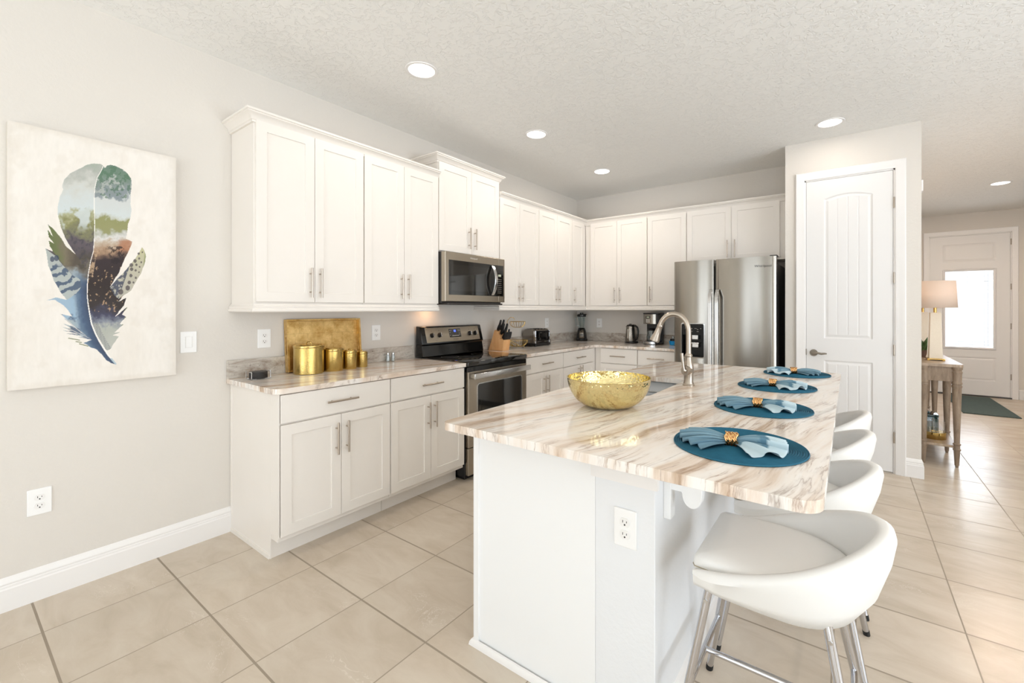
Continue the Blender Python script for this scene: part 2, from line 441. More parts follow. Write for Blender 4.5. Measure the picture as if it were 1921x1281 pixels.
        o = bpy.data.objects.new(name, me); COL.objects.link(o)
        if parent is not None: o.parent = parent
        elif org is not None: o.location = org; ORG[o.name] = Vector(org)
        else: ORG[o.name] = Vector((0, 0, 0))
        if solid:
            m = o.modifiers.new('thick', 'SOLIDIFY'); m.thickness = solid; m.offset = 0
        if bevel:
            m = o.modifiers.new('edge', 'BEVEL'); m.width = bevel; m.segments = 2; m.limit_method = 'ANGLE'; m.angle_limit = math.radians(40)
        if subsurf:
            m = o.modifiers.new('sub', 'SUBSURF'); m.levels = subsurf; m.render_levels = subsurf
        if label: o['label'] = label
        return o

def copy_tree(o, parent=None):
    c = o.copy(); COL.objects.link(c); c.parent = parent
    for ch in list(o.children): copy_tree(ch, c)
    return c
def struct(o): o['kind'] = 'structure'; return o

def text_part(name, s, mtx, size, mat, parent, extrude=0.0004, align='CENTER'):
    cu = bpy.data.curves.new('t', 'FONT'); cu.body = s; cu.size = size; cu.extrude = extrude; cu.align_x = align; cu.align_y = 'CENTER'
    t = bpy.data.objects.new('t', cu); COL.objects.link(t)
    bpy.context.view_layer.update()
    me = bpy.data.meshes.new_from_object(t.evaluated_get(bpy.context.evaluated_depsgraph_get()))
    bpy.data.objects.remove(t)
    me.transform(mtx)
    r = parent
    while r.name not in ORG: r = r.parent
    me.transform(Matrix.Translation(-ORG[r.name]))
    me.materials.clear(); me.materials.append(mat)
    o = bpy.data.objects.new(name, me); COL.objects.link(o); o.parent = parent
    return o
def at_frame(fr, u, w, n): return fr @ Matrix.Translation((u, w, n))

# ------------------------------------------------------------------ structure
b = MB(); b.box((-0.15, YR - 0.15, -0.12), (XR + 0.15, YE + 0.15, 0.0)); struct(b.out('floor', M['floor'], smooth=0))
b = MB(); b.box((-0.15, YR - 0.15, CEIL), (XR + 0.15, YE + 0.15, CEIL + 0.12)); struct(b.out('ceiling', M['ceiling'], smooth=0))
b = MB(); b.box((-0.12, YR - 0.15, 0), (0, YB + 0.12, CEIL)); struct(b.out('wall_left', M['wall'], smooth=0))
b = MB(); b.box((0, YB, 0), (2.608, YB + 0.12, CEIL)); struct(b.out('wall_back', M['wall'], smooth=0))
# pantry block: front wall with a door opening, and the hall side wall that runs on to the entry
PX0, PX1, PY = 2.608, 3.565, 4.64
DX0, DX1, DZ = 2.762, 3.402, 2.522
b = MB()
b.box((PX0, PY, 0), (DX0, PY + 0.12, CEIL)); b.box((DX1, PY, 0), (PX1, PY + 0.12, CEIL)); b.box((DX0, PY, DZ), (DX1, PY + 0.12, CEIL))
b.box((PX0, PY + 0.12, 0), (PX0 + 0.1, YB + 0.12, CEIL))
struct(b.out('wall_pantry', M['wall'], smooth=0))
b = MB(); b.box((PX1 - 0.12, PY + 0.12, 0), (PX1, YE, CEIL)); struct(b.out('wall_hall', M['wall'], smooth=0))
# entry wall with front-door opening
EX0, EX1, EZ = 4.145, 5.085, 2.535
b = MB()
b.box((PX1 - 0.12, YE, 0), (EX0, YE + 0.15, CEIL)); b.box((EX1, YE, 0), (XR, YE + 0.15, CEIL)); b.box((EX0, YE, EZ), (EX1, YE + 0.15, CEIL))
struct(b.out('wall_entry', M['wall'], smooth=0))
# wall behind the camera with sliding glass doors, wall of the living area with a wide window (both out of view, they let the daylight in)
b = MB()
for x0, x1 in ((0, 0.6), (2.6, 3.35), (5.65, XR)): b.box((x0, YR - 0.15, 0), (x1, YR, CEIL))
b.box((0.6, YR - 0.15, 2.40), (5.65, YR, CEIL))
struct(b.out('wall_rear', M['wall'], smooth=0))
b = MB()
b.box((XR, YR - 0.15, 0), (XR + 0.15, -1.9, CEIL)); b.box((XR, 3.1, 0), (XR + 0.15, YE + 0.15, CEIL))
b.box((XR, -1.9, 0), (XR + 0.15, 3.1, 0.35)); b.box((XR, -1.9, 2.55), (XR + 0.15, 3.1, CEIL))
struct(b.out('wall_right', M['wall'], smooth=0))
b = MB()
def sash(b, x0, x1, zt):
    b.box((x0, YR - 0.10, 0), (x0 + 0.05, YR - 0.04, zt)); b.box((x1 - 0.05, YR - 0.10, 0), (x1, YR - 0.04, zt))
    b.box((x0, YR - 0.10, zt - 0.07), (x1, YR - 0.04, zt)); b.box((x0, YR - 0.10, 0), (x1, YR - 0.04, 0.07))
sash(b, 0.6, 1.6, 2.40); sash(b, 1.6, 2.6, 2.40)
struct(b.out('window_3', M['trim'], smooth=0)); b = MB()
sash(b, 3.35, 4.5, 2.40); sash(b, 4.5, 5.65, 2.40)
struct(b.out('window_1', M['trim'], smooth=0))
b = MB()
for y0 in (-1.9, -0.65, 0.6, 1.85):
    y1 = y0 + 1.25
    b.box((XR + 0.04, y0, 0.35), (XR + 0.10, y0 + 0.05, 2.55)); b.box((XR + 0.04, y1 - 0.05, 0.35), (XR + 0.10, y1, 2.55))
    b.box((XR + 0.04, y0, 2.49), (XR + 0.10, y1, 2.55)); b.box((XR + 0.04, y0, 0.35), (XR + 0.10, y1, 0.41))
struct(b.out('window_2', M['trim'], smooth=0))

# baseboards
BBP = [(0, 0), (0.016, 0), (0.016, 0.098), (0.013, 0.104), (0.013, 0.112), (0.010, 0.116), (0.012, 0.124), (0.009, 0.136), (0.004, 0.146), (0.0, 0.150)]
b = MB(); b.sweep(BBP, [(0, YR), (0, 1.088)]); struct(b.out('baseboard_left', M['trim'], smooth=25))
b = MB(); b.sweep(BBP, [(3.468, PY), (PX1, PY), (PX1, YE)]); struct(b.out('baseboard_pantry', M['trim'], smooth=25))
b = MB(); b.sweep(BBP, [(PX1 + 0.02, YE), (EX0 - 0.075, YE)]); b.sweep(BBP, [(EX1 + 0.075, YE), (XR, YE)]); struct(b.out('baseboard_entry', M['trim'], smooth=25))
b = MB(); b.sweep(BBP, [(XR, YE), (XR, YR)]); struct(b.out('baseboard_right', M['trim'], smooth=25))

# casings
def casing(name, x0, x1, z1, y, wid=0.068):
    prof = [(0, 0), (0, 0.010), (0.012, 0.014), (0.030, 0.014), (0.046, 0.020), (wid - 0.006, 0.022), (wid, 0.018), (wid, 0)]
    bb = MB(); path = [(x0, 0.0), (x0, z1), (x1, z1), (x1, 0.0)]
    rings = []
    dirs = [Vector((-1, 0)), Vector((-1, 1)), Vector((1, 1)), Vector((1, 0))]
    for p, d in zip(path, dirs):
        rings.append([bb.v((p[0] + d.x * o, y - n, p[1] + d.y * o)) for o, n in prof])
    for A, B in zip(rings, rings[1:]): bb.bridge(A, B)
    bb.f(rings[0][::-1]); bb.f(rings[-1])
    # jamb lining
    bb.box((x0 - 0.001, y, 0), (x0 + 0.012, y + 0.12, z1)); bb.box((x1 - 0.012, y, 0), (x1 + 0.001, y + 0.12, z1)); bb.box((x0, y, z1 - 0.012), (x1, y + 0.12, z1))
    return struct(bb.out(name, M['trim'], smooth=25))
casing('trim_1', DX0, DX1, DZ, PY)
casing('trim_2', EX0, EX1, EZ, YE)

def smoothstep(a, b, x):
    t = np.clip((x - a) / (b - a), 0, 1); return t * t * (3 - 2 * t)

def panel_slab(name, x0, x1, z0, z1, yf, thick, hfun, step, hole=None, mat=None):
    """door leaf whose front face (towards -y) is pressed in panels: hfun(x,z) gives the relief."""
    def axis(a, b, must=()):
        n = max(2, int(round((b - a) / step))); v = list(np.linspace(a, b, n + 1))
        for m in must:
            k = int(np.argmin(np.abs(np.array(v) - m))); v[k] = m
        return np.array(v)
    mx = (hole[0], hole[1]) if hole else (); mz = (hole[2], hole[3]) if hole else ()
    xs, zs = axis(x0, x1, mx), axis(z0, z1, mz)
    X, Z = np.meshgrid(xs, zs, indexing='ij'); Hh = hfun(X, Z)
    nx, nz = len(xs), len(zs)
    verts = np.stack([X, yf - Hh, Z], -1).reshape(-1, 3).tolist()
    faces = []
    def inhole(i, j):
        return hole and hole[0] - 1e-6 <= xs[i] and xs[i + 1] <= hole[1] + 1e-6 and hole[2] - 1e-6 <= zs[j] and zs[j + 1] <= hole[3] + 1e-6
    for i in range(nx - 1):
        for j in range(nz - 1):
            if not inhole(i, j): faces.append((i * nz + j, (i + 1) * nz + j, (i + 1) * nz + j + 1, i * nz + j + 1))
    # back and sides
    def quad(*p):
        k = len(verts); verts.extend([list(q) for q in p]); faces.append((k, k + 1, k + 2, k + 3))
    yb = yf + thick
    quad((x0, yf, z0), (x0, yf, z1), (x0, yb, z1), (x0, yb, z0)); quad((x1, yf, z0), (x1, yb, z0), (x1, yb, z1), (x1, yf, z1))
    quad((x0, yf, z1), (x1, yf, z1), (x1, yb, z1), (x0, yb, z1)); quad((x0, yf, z0), (x0, yb, z0), (x1, yb, z0), (x1, yf, z0))
    if hole:
        a, c, d, e = hole
        quad((x0, yb, z0), (x0, yb, z1), (a, yb, z1), (a, yb, z0)); quad((c, yb, z0), (c, yb, z1), (x1, yb, z1), (x1, yb, z0))
        quad((a, yb, e), (a, yb, z1), (c, yb, z1), (c, yb, e)); quad((a, yb, z0), (a, yb, d), (c, yb, d), (c, yb, z0))
        quad((a, yf, d), (a, yb, d), (a, yb, e), (a, yf, e)); quad((c, yf, d), (c, yf, e), (c, yb, e), (c, yb, d))
        quad((a, yf, e), (a, yb, e), (c, yb, e), (c, yf, e)); quad((a, yf, d), (c, yf, d), (c, yb, d), (a, yb, d))
    else: quad((x0, yb, z0), (x0, yb, z1), (x1, yb, z1), (x1, yb, z0))
    me = bpy.data.meshes.new(name); me.from_pydata(verts, [], faces); me.update()
    me.materials.append(mat or M['door'])
    me.polygons.foreach_set('use_smooth', [True] * len(me.polygons)); me.set_sharp_from_angle(angle=math.radians(50))
    o = bpy.data.objects.new(name, me); COL.objects.link(o); ORG[o.name] = Vector((0, 0, 0)); return struct(o)

def rect_sd(X, Z, a, b, c, d):   # positive inside
    return np.minimum(np.minimum(X - a, b - X), np.minimum(Z - c, d - Z))
def panel_relief(sd):
    h = np.zeros_like(sd)
    h -= 0.007 * smoothstep(0, 0.008, sd)
    h += 0.005 * smoothstep(0.014, 0.034, sd)
    return h
def pantry_h(X, Z):
    cx = 3.082; a, b_ = cx - 0.172, cx + 0.172
    top = 2.335 + 0.035 * (1 - ((X - cx) / 0.172) ** 2)
    s1 = np.minimum(np.minimum(X - a, b_ - X), np.minimum(Z - 1.10, top - Z))
    s2 = rect_sd(X, Z, a, b_, 0.25, 0.905)
    h = panel_relief(s1) + panel_relief(s2)
    inside = (np.maximum(s1, s2) > 0.034)
    fr = np.abs(((X - cx) / 0.0745 + 0.5 + 100) % 1 - 0.5) * 0.0745
    h -= 0.0028 * (1 - smoothstep(0.0, 0.0045, fr)) * inside
    return h
d1 = panel_slab('door_1', DX0 + 0.014, DX1 - 0.014, 0.012, DZ - 0.014, PY + 0.004, 0.035, pantry_h, 0.0042)
def hinge(x, z, y, par):
    b = MB(); b.cyl((x, y - 0.006, z - 0.045), (x, y - 0.006, z + 0.045), 0.006, seg=12)
    b.box((x - 0.003, y - 0.004, z - 0.043), (x + 0.012, y + 0.002, z + 0.043))
    b.out('hinge', M['nickel'], par)
for z in (2.24, 1.62, 1.02, 0.30): hinge(DX1 - 0.008, z, PY + 0.002, d1)
def lever(x, z, y, par, s=1):
    b = MB(); b.cyl((x, y, z), (x, y - 0.010, z), 0.031, 0.027, 32); b.cyl((x, y - 0.010, z), (x, y - 0.014, z), 0.022, 0.018, 32)
    b.cyl((x, y - 0.012, z), (x, y - 0.05, z), 0.011, seg=20)
    b.tube([(x - s * .006, y - .052, z), (x + s * .012, y - .054, z), (x + s * .035, y - .052, z + .003), (x + s * .06, y - .050, z - .003), (x + s * .085, y - .05, z + .001), (x + s * .1, y - .046, z)],
           [.010, .013, .009, .010, .008, .005], 14)
    b.out('handle', M['pewter'], par)
lever(2.832, 0.967, PY + 0.004, d1)
b = MB(); b.box((DX0 + 0.010, PY - 0.002, 0.945), (DX0 + 0.016, PY + 0.010, 1.0)); b.out('latch_plate', M['pewter'], d1)
# pantry darkness behind the gaps
# front door
GX0, GX1, GZ0, GZ1 = 4.345, 4.888, 0.762, 1.955
def entry_h(X, Z):
    h = panel_relief(rect_sd(X, Z, 4.315, 4.915, 2.115, 2.385)) + panel_relief(rect_sd(X, Z, 4.315, 4.915, 0.245, 0.605))
    sd = rect_sd(X, Z, GX0 - 0.035, GX1 + 0.035, GZ0 - 0.035, GZ1 + 0.035)
    h += 0.012 * smoothstep(0, 0.010, sd) - 0.006 * smoothstep(0.016, 0.03, sd)
    return h
d2 = panel_slab('door_2', EX0 + 0.014, EX1 - 0.014, 0.02, EZ - 0.014, YE + 0.006, 0.045, entry_h, 0.008, hole=(GX0, GX1, GZ0, GZ1))
b = MB(); b.box((GX0, YE + 0.022, GZ0), (GX1, YE + 0.028, GZ1)); b.out('glass_pane', M['glass'], d2, smooth=0)
b = MB()
def came(x0, z0, x1, z1, r=0.0015): b.cyl((x0, YE + 0.020, z0), (x1, YE + 0.020, z1), r, seg=6)
for x in (4.795, 4.835): came(x, GZ0, x, GZ1)
for z in (0.80, 0.845): came(GX0, z, GX1, z)
for x in (4.50, 4.66): came(x, 0.80, x, 0.845)
rnd = random.Random(4)
for i in range(16):
    z = 0.88 + i * 0.066 + rnd.uniform(-.02, .02); came(4.795, z, 4.835 if i % 3 else GX1, z)
for z in (1.87, 1.79): came(4.60, z, GX1, z)
came(4.60, 1.70, 4.60, GZ1); came(GX0, 1.87, 4.60, 1.87, 0.0012)
b.out('leaded_lines', M['lead'], d2)
for z in (2.38, 1.70, 1.10, 0.33): hinge(EX1 - 0.008, z, YE + 0.004, d2)
lever(4.20, 1.03, YE + 0.006, d2); b = MB(); b.cyl((4.20, YE + .006, 1.16), (4.20, YE - .01, 1.16), .03, seg=24); b.out('deadbolt', M['darkgrey'], d2)
b = MB(); b.box((EX0, YE - 0.02, 0), (EX1, YE + 0.14, 0.018)); struct(b.out('trim_3', M['darkgrey'], smooth=0))
b = MB(); b.box((3.4, YE + 0.15, -0.12), (6.4, YE + 4.0, -0.02)); struct(b.out('floor_porch', M['floor'], smooth=0))

# ------------------------------------------------------------------ cabinets
def pull(fr, u, w, n, vert, length, par):
    b = MB(fr); h = length / 2
    if vert:
        b.cyl((u, w - h, n + 0.030), (u, w + h, n + 0.030), 0.006, seg=16)
        for s in (-1, 1): b.cyl((u, w + s * h * 0.62, n), (u, w + s * h * 0.62, n + 0.030), 0.0042, seg=12)
    else:
        b.cyl((u - h, w, n + 0.030), (u + h, w, n + 0.030), 0.006, seg=16)
        for s in (-1, 1): b.cyl((u + s * h * 0.62, w, n), (u + s * h * 0.62, w, n + 0.030), 0.0042, seg=12)
    return b.out('handle', M['pull'], par)
def shaker(fr, u0, u1, w0, w1, n0, par, rail=0.058, thick=0.02, rec=0.007, name='door'):
    b = MB(fr); n1 = n0 + thick; g = 0.0015
    u0 += g; u1 -= g; w0 += g; w1 -= g
    O = [(u0, w0), (u1, w0), (u1, w1), (u0, w1)]; I = [(u0 + rail, w0 + rail), (u1 - rail, w0 + rail), (u1 - rail, w1 - rail), (u0 + rail, w1 - rail)]
    Ob = [b.v((p[0], p[1], n0)) for p in O]; Of = [b.v((p[0], p[1], n1)) for p in O]
    If = [b.v((p[0], p[1], n1)) for p in I]; Ir = [b.v((p[0] , p[1], n1 - rec)) for p in I]
    b.bridge(Ob, Of); b.bridge(Of, If); b.bridge(If, Ir); b.f(Ir); b.f(Ob[::-1])
    return b.out(name, M['cab'], par, smooth=0, bevel=0.0012)
def flat(fr, u0, u1, w0, w1, n0, par, name='drawer', thick=0.02):
    b = MB(fr); b.box((u0 + .0015, w0 + .0015, n0), (u1 - .0015, w1 - .0015, n0 + thick)); return b.out(name, M['cab'], par, smooth=0, bevel=0.002)

def cabinet(name, label, fr, u0, u1, w0, w1, depth, doors, drawers=(), group=None, toe=False, extra=None):
    """doors: (u0,u1,w0,w1,handle_u,handle_w) ; drawers: (u0,u1,w0,w1,len)"""
    c = fr @ Vector(((u0 + u1) / 2, w0 if not toe else 0, depth / 2))
    t = thing(name, label, 'cabinet', tuple(c), group)
    b = MB(fr)
    if toe:
        b.box((u0, 0.11, 0.002), (u1, w1, depth)); b.box((u0, 0.0, 0.002), (u1, 0.11, depth - 0.08))
    else: b.box((u0, w0, 0.002), (u1, w1, depth))
    if extra: extra(b)
    b.out('body', M['cab'], t, smooth=0, bevel=0.0008)
    for (a, c_, d, e, hu, hw) in doors:
        dd = shaker(fr, a, c_, d, e, depth, t)
        pull(fr, hu, hw, depth + 0.02, True, 0.187, dd)
    for (a, c_, d, e, ln) in drawers:
        dd = flat(fr, a, c_, d, e, depth, t)
        pull(fr, (a + c_) / 2, (d + e) / 2 + 0.0, depth + 0.02, False, ln, dd)
    return t

ND = 0.61
# base cabinets, left run
def left_end(bb):   # finished end panel with corner strip and shoe strip
    bb.box((1.086, 0.0, 0.002), (1.092, 0.904, 0.535)); bb.box((1.086, 0.135, 0.535), (1.092, 0.904, ND + 0.018))
    bb.box((1.083, 0.0, 0.002), (1.088, 0.904, 0.022)); bb.box((1.078, 0.0, 0.012), (1.088, 0.022, 0.530))
cabinet('base_cabinet', 'white base cabinet with one wide drawer at the free end of the left counter', LEFT, 1.090, 1.778, 0.11, 0.904, ND,
        [(1.095, 1.4377, 0.137, 0.737, 1.404, 0.600), (1.4377, 1.778, 0.137, 0.737, 1.469, 0.600)], [(1.095, 1.778, 0.744, 0.900, 0.192)], toe=True, extra=left_end,
        group='white base cabinets')
cabinet('base_cabinet', 'white base cabinet touching the left side of the black range', LEFT, 1.781, 2.460, 0.11, 0.904, ND,
        [(1.783, 2.122, 0.137, 0.737, 2.092, 0.600), (2.122, 2.458, 0.137, 0.737, 2.152, 0.600)], [(1.783, 2.458, 0.744, 0.900, 0.19)], toe=True,
        group='white base cabinets')
cabinet('base_cabinet', 'white base cabinet on the right side of the range, drawer above two doors', LEFT, 3.262, 3.914, 0.11, 0.904, ND,
        [(3.264, 3.578, 0.137, 0.737, 3.548, 0.610), (3.578, 3.912, 0.137, 0.737, 3.610, 0.610)], [(3.264, 3.912, 0.744, 0.900, 0.19)], toe=True,
        group='white base cabinets')
cabinet('base_cabinet', 'white base cabinet just before the inner corner, below the blender', LEFT, 3.917, 4.656, 0.11, 0.904, ND,
        [(3.919, 4.252, 0.137, 0.737, 4.222, 0.640), (4.252, 4.586, 0.137, 0.737, 4.282, 0.640)], [(3.919, 4.586, 0.744, 0.900, 0.185)], toe=True,
        group='white base cabinets')
cabinet('base_cabinet', 'white base cabinet on the back wall below the kettle', BACK, 0.612, 1.153, 0.11, 0.904, ND,
        [(0.692, 1.152, 0.137, 0.722, 1.115, 0.6)], [(0.692, 1.152, 0.729, 0.900, 0.186)], toe=True, group='white base cabinets')
cabinet('base_cabinet', 'white base cabinet on the back wall below the coffee maker, beside the refrigerator', BACK, 1.156, 1.592, 0.11, 0.904, ND,
        [(1.158, 1.590, 0.137, 0.722, 1.20, 0.6)], [(1.158, 1.590, 0.729, 0.900, 0.19)], toe=True, group='white base cabinets')

# wall cabinets
NU = 0.312; UB, UT = 1.402, 2.450; HU = 1.530
cabinet('wall_cabinet', 'tall white two-door wall cabinet at the free left end of the upper row', LEFT, 1.090, 1.778, 1.39, 2.458, NU,
        [(1.095, 1.4335, UB, UT, 1.403, HU - .005), (1.4335, 1.776, UB, UT, 1.464, HU - .005)], group='white wall cabinets')
cabinet('wall_cabinet', 'tall white two-door wall cabinet touching the left side of the microwave', LEFT, 1.780, 2.458, 1.39, 2.458, NU,
        [(1.781, 2.118, UB, UT, 2.087, HU), (2.118, 2.457, UB, UT, 2.150, HU)], group='white wall cabinets')
cabinet('wall_cabinet', 'raised short white two-door wall cabinet above the microwave', LEFT, 2.461, 3.226, 1.842, 2.600, NU,
        [(2.463, 2.846, 1.848, 2.588, 2.805, 1.985), (2.846, 3.224, 1.848, 2.588, 2.880, 1.985)], group='white wall cabinets')
cabinet('wall_cabinet', 'white two-door wall cabinet touching the right side of the microwave', LEFT, 3.230, 3.888, 1.39, 2.458, NU,
        [(3.233, 3.548, UB, UT, 3.522, HU), (3.548, 3.887, UB, UT, 3.582, HU)], group='white wall cabinets')
cabinet('wall_cabinet', 'white two-door wall cabinet on the left wall between its neighbours above the toaster', LEFT, 3.890, 4.585, 1.39, 2.458, NU,
        [(3.892, 4.252, UB, UT, 4.222, HU), (4.252, 4.584, UB, UT, 4.284, HU)], group='white wall cabinets')
cabinet('wall_cabinet', 'narrow one-door white wall cabinet on the left wall beside the inner corner', LEFT, 4.587, 4.952, 1.39, 2.458, NU,
        [(4.589, 4.885, UB, UT, 4.628, HU)], group='white wall cabinets')
cabinet('wall_cabinet', 'white two-door wall cabinet on the back wall beside the inner corner', BACK, 0.316, 1.150, 1.39, 2.458, NU,
        [(0.395, 0.762, UB, UT, 0.735, HU), (0.762, 1.149, UB, UT, 0.806, HU)], group='white wall cabinets')
cabinet('wall_cabinet', 'one-door white wall cabinet above the coffee maker, beside the refrigerator', BACK, 1.152, 1.609, 1.39, 2.458, NU,
        [(1.154, 1.608, UB, UT, 1.191, HU)], group='white wall cabinets')
cabinet('wall_cabinet', 'short wide white two-door wall cabinet above the refrigerator', BACK, 1.611, 2.604, 1.858, 2.458, NU,
        [(1.613, 2.078, 1.878, UT, 2.042, 1.995), (2.078, 2.530, 1.878, UT, 2.115, 1.995)], group='white wall cabinets')

# crown mouldings (outward, z)
def crown_prof(z0):
    return [(0, z0), (0.012, z0), (0.012, z0 + 0.010), (0.018, z0 + 0.014), (0.024, z0 + 0.030), (0.036, z0 + 0.042), (0.044, z0 + 0.046), (0.044, z0 + 0.052), (0.052, z0 + 0.055), (0.052, z0 + 0.066), (0, z0 + 0.066)]
XU = NU + 0.020
b = MB(); b.sweep(crown_prof(2.432), [(0.002, 1.090), (XU - .018, 1.090), (XU - .018, 2.459)][::1])
tag(b.out('crown_molding', M['cab'], org=(0.2, 1.7, 2.43), smooth=25), 'white crown moulding along the top of the leftmost wall cabinets, returning to the wall', 'molding', 'crown mouldings on the wall cabinets')
b = MB(); b.sweep(crown_prof(2.580), [(0.002, 2.461), (XU - .018, 2.461), (XU - .018, 3.226), (0.002, 3.226)])
tag(b.out('crown_molding', M['cab'], org=(0.2, 2.8, 2.58), smooth=25), 'higher white crown moulding around the raised cabinet above the microwave', 'molding', 'crown mouldings on the wall cabinets')
b = MB(); b.sweep(crown_prof(2.432), [(XU - .018, 3.229), (XU - .018, YB - XU + .018), (2.604, YB - XU + .018)])
tag(b.out('crown_molding', M['cab'], org=(0.3, 4.9, 2.43), smooth=25), 'white crown moulding running from right of the microwave round the corner to the pantry wall', 'molding', 'crown mouldings on the wall cabinets')
# light rails
def rail_prof(z0, z1=1.400):
    return [(-0.018, z0), (0.010, z0), (0.016, z0 + 0.006), (0.016, z0 + 0.016), (0.010, z0 + 0.022), (0.013, z0 + 0.034), (0.004, z0 + 0.044), (0.003, z1 - .008), (-0.018, z1 - .008)]
XL = 0.325
b = MB(); b.sweep(rail_prof(1.342), [(0.002, 1.088), (XL, 1.088), (XL, 2.458)])
tag(b.out('light_rail', M['cab'], org=(0.2, 1.7, 1.34), smooth=25), 'white moulded light rail under the leftmost wall cabinets', 'molding', 'light rails under the wall cabinets')
b = MB(); b.sweep(rail_prof(1.345), [(0.002, 3.229), (XL, 3.229), (XL, YB - XL), (1.609, YB - XL)])
tag(b.out('light_rail', M['cab'], org=(0.3, 4.9, 1.34), smooth=25), 'white moulded light rail under the corner wall cabinets right of the microwave', 'molding', 'light rails under the wall cabinets')

# ------------------------------------------------------------------ countertops
def rounded_poly(pts, r, seg=8):
    """pts: list of (x,y,round?)"""
    out = []; n = len(pts)
    for i in range(n):
        p = Vector(pts[i][:2]); rr = pts[i][2] if len(pts[i]) > 2 else r
        if rr <= 0: out.append(tuple(p)); continue
        a = (Vector(pts[i - 1][:2]) - p).normalized(); c = (Vector(pts[(i + 1) % n][:2]) - p).normalized()
        ang = a.angle(c); d = rr / math.tan(ang / 2); ctr = p + (a + c).normalized() * (rr / math.sin(ang / 2))
        s = p + a * d - ctr; e = p + c * d - ctr
        a0 = math.atan2(s.y, s.x); a1 = math.atan2(e.y, e.x); da = (a1 - a0 + PI) % (2 * PI) - PI
        for k in range(seg + 1):
            t = a0 + da * k / seg; out.append((ctr.x + rr * math.cos(t), ctr.y + rr * math.sin(t)))
    return out
def counter(label, outer, holes, splash, org, name='countertop'):
    b = MB(); b.slab(outer, holes, 0.906, 0.935)
    o = tag(b.out(name, M['granite'], org=org, smooth=30, bevel=0.004), label, 'countertop', None)
    if splash:
        b = MB()
        for a, c in splash: b.box(a, c)
        b.out('backsplash', M['splash'], o, smooth=0, bevel=0.002)
    return o
counter('brown veined granite countertop on the left run, its free end holding the canisters and tray', rounded_poly([(0.001, 1.063), (0.645, 1.063, 0.05), (0.645, 2.462), (0.001, 2.462)], 0), [],
        [((0.001, 1.063, 0.935), (0.021, 2.462, 1.046))], (0.3, 1.7, 0.906))
counter('brown veined granite L-shaped countertop in the corner between the range and the refrigerator',
        rounded_poly([(0.001, 3.236), (0.645, 3.236), (0.645, 4.620, 0.05), (1.598, 4.620), (1.598, YB - .001), (0.001, YB - .001)], 0), [],
        [((0.001, 3.236, 0.935), (0.021, YB - .021, 1.046)), ((0.001, YB - .021, 0.935), (1.598, YB - .001, 1.046))], (0.4, 4.6, 0.906))
SX0, SX1, SY0, SY1 = 1.925, 2.300, 2.03, 2.655
hole = rounded_poly([(SX0, SY0, .05), (SX1, SY0, .05), (SX1, SY1, .04), (SX0, SY1, .04)], 0.04)
counter('long brown veined granite island countertop carrying the bowl, faucet and place settings', rounded_poly([(1.845, 1.128, .03), (3.052, 1.128, .055), (3.052, 3.505, .05), (1.845, 3.505, .03)], 0), [hole], None, (2.4, 2.3, 0.906), 'island_countertop')

# ------------------------------------------------------------------ island body
isl = thing('kitchen_island', 'white kitchen island cabinet with a painted knee wall on its seating side', 'kitchen island', (2.2, 2.3, 0))
b = MB(); b.box((1.862, 1.300, 0.0), (2.405, 1.320, 0.904)); b.box((1.862, 3.40, 0.0), (2.405, 3.42, 0.904)); b.box((1.862, 1.32, 0.11), (1.880, 3.40, 0.904)); b.box((1.94, 1.32, 0), (1.955, 3.40, 0.11))
b.box((1.853, 1.292, 0.0), (1.880, 1.302, 0.904))
b.out('body', M['isl'], isl, smooth=0, bevel=0.001)
b = MB(); b.box((2.405, 1.300, 0.0), (2.612, 3.42, 0.904)); b.out('knee_wall', noisy('knee_wall_paint', 'E8E9EA', 'E5E6E7', 0.7, (4, 4, 4), 0, 0.3, 60, 0.003), isl, smooth=0, bevel=0.003)
b = MB(); pr = [(0, 0.805), (0.012, 0.805), (0.012, 0.862), (0.016, 0.868), (0.020, 0.885), (0.026, 0.892), (0.026, 0.904), (0, 0.904)]
b.sweep(pr, [(2.395, 1.300), (2.612, 1.300), (2.612, 1.306)]); b.out('cap_molding', M['trim'], isl, smooth=25)
b = MB(); b.sweep([(0, 0), (0.014, 0), (0.012, 0.012), (0.006, 0.022), (0, 0.024)], [(1.862, 1.98), (1.853, 1.292), (2.612, 1.292), (2.612, 1.30)]); b.out('shoe_strip', M['trim'], isl, smooth=25)
b = MB(); b.sweep([(0, 0), (0.014, 0), (0.014, 0.07), (0.010, 0.082), (0, 0.09)], [(2.612, 1.30), (2.612, 3.42)]); b.out('knee_wall_base', M['trim'], isl, smooth=25)
for yy in (1.395, 2.36, 3.32):
    b = MB()
    poly = [(2.612, 0.69), (2.636, 0.69), (2.636, 0.904), (2.612, 0.904)]
    b.prism(poly, 'y', yy - 0.022, yy + 0.022)
    P = [(2.634, 0.904), (2.815, 0.904), (2.815, 0.872)]
    for k in range(0, 9):      # concave sweep under the tip
        t = k / 8 * PI / 2; P.append((2.815 - 0.010 - 0.074 * math.sin(t), 0.872 - 0.070 * (1 - math.cos(t))))
    for k in range(0, 13):     # round nose
        t = k / 12 * PI; P.append((2.700 + 0.030 * math.cos(t), 0.780 - 0.040 * math.sin(t)))
    P += [(2.668, 0.785), (2.634, 0.785)]
    b.prism(P, 'y', yy - 0.017, yy + 0.017)
    b.out('corbel', M['isl'], isl, smooth=30, bevel=0.002)

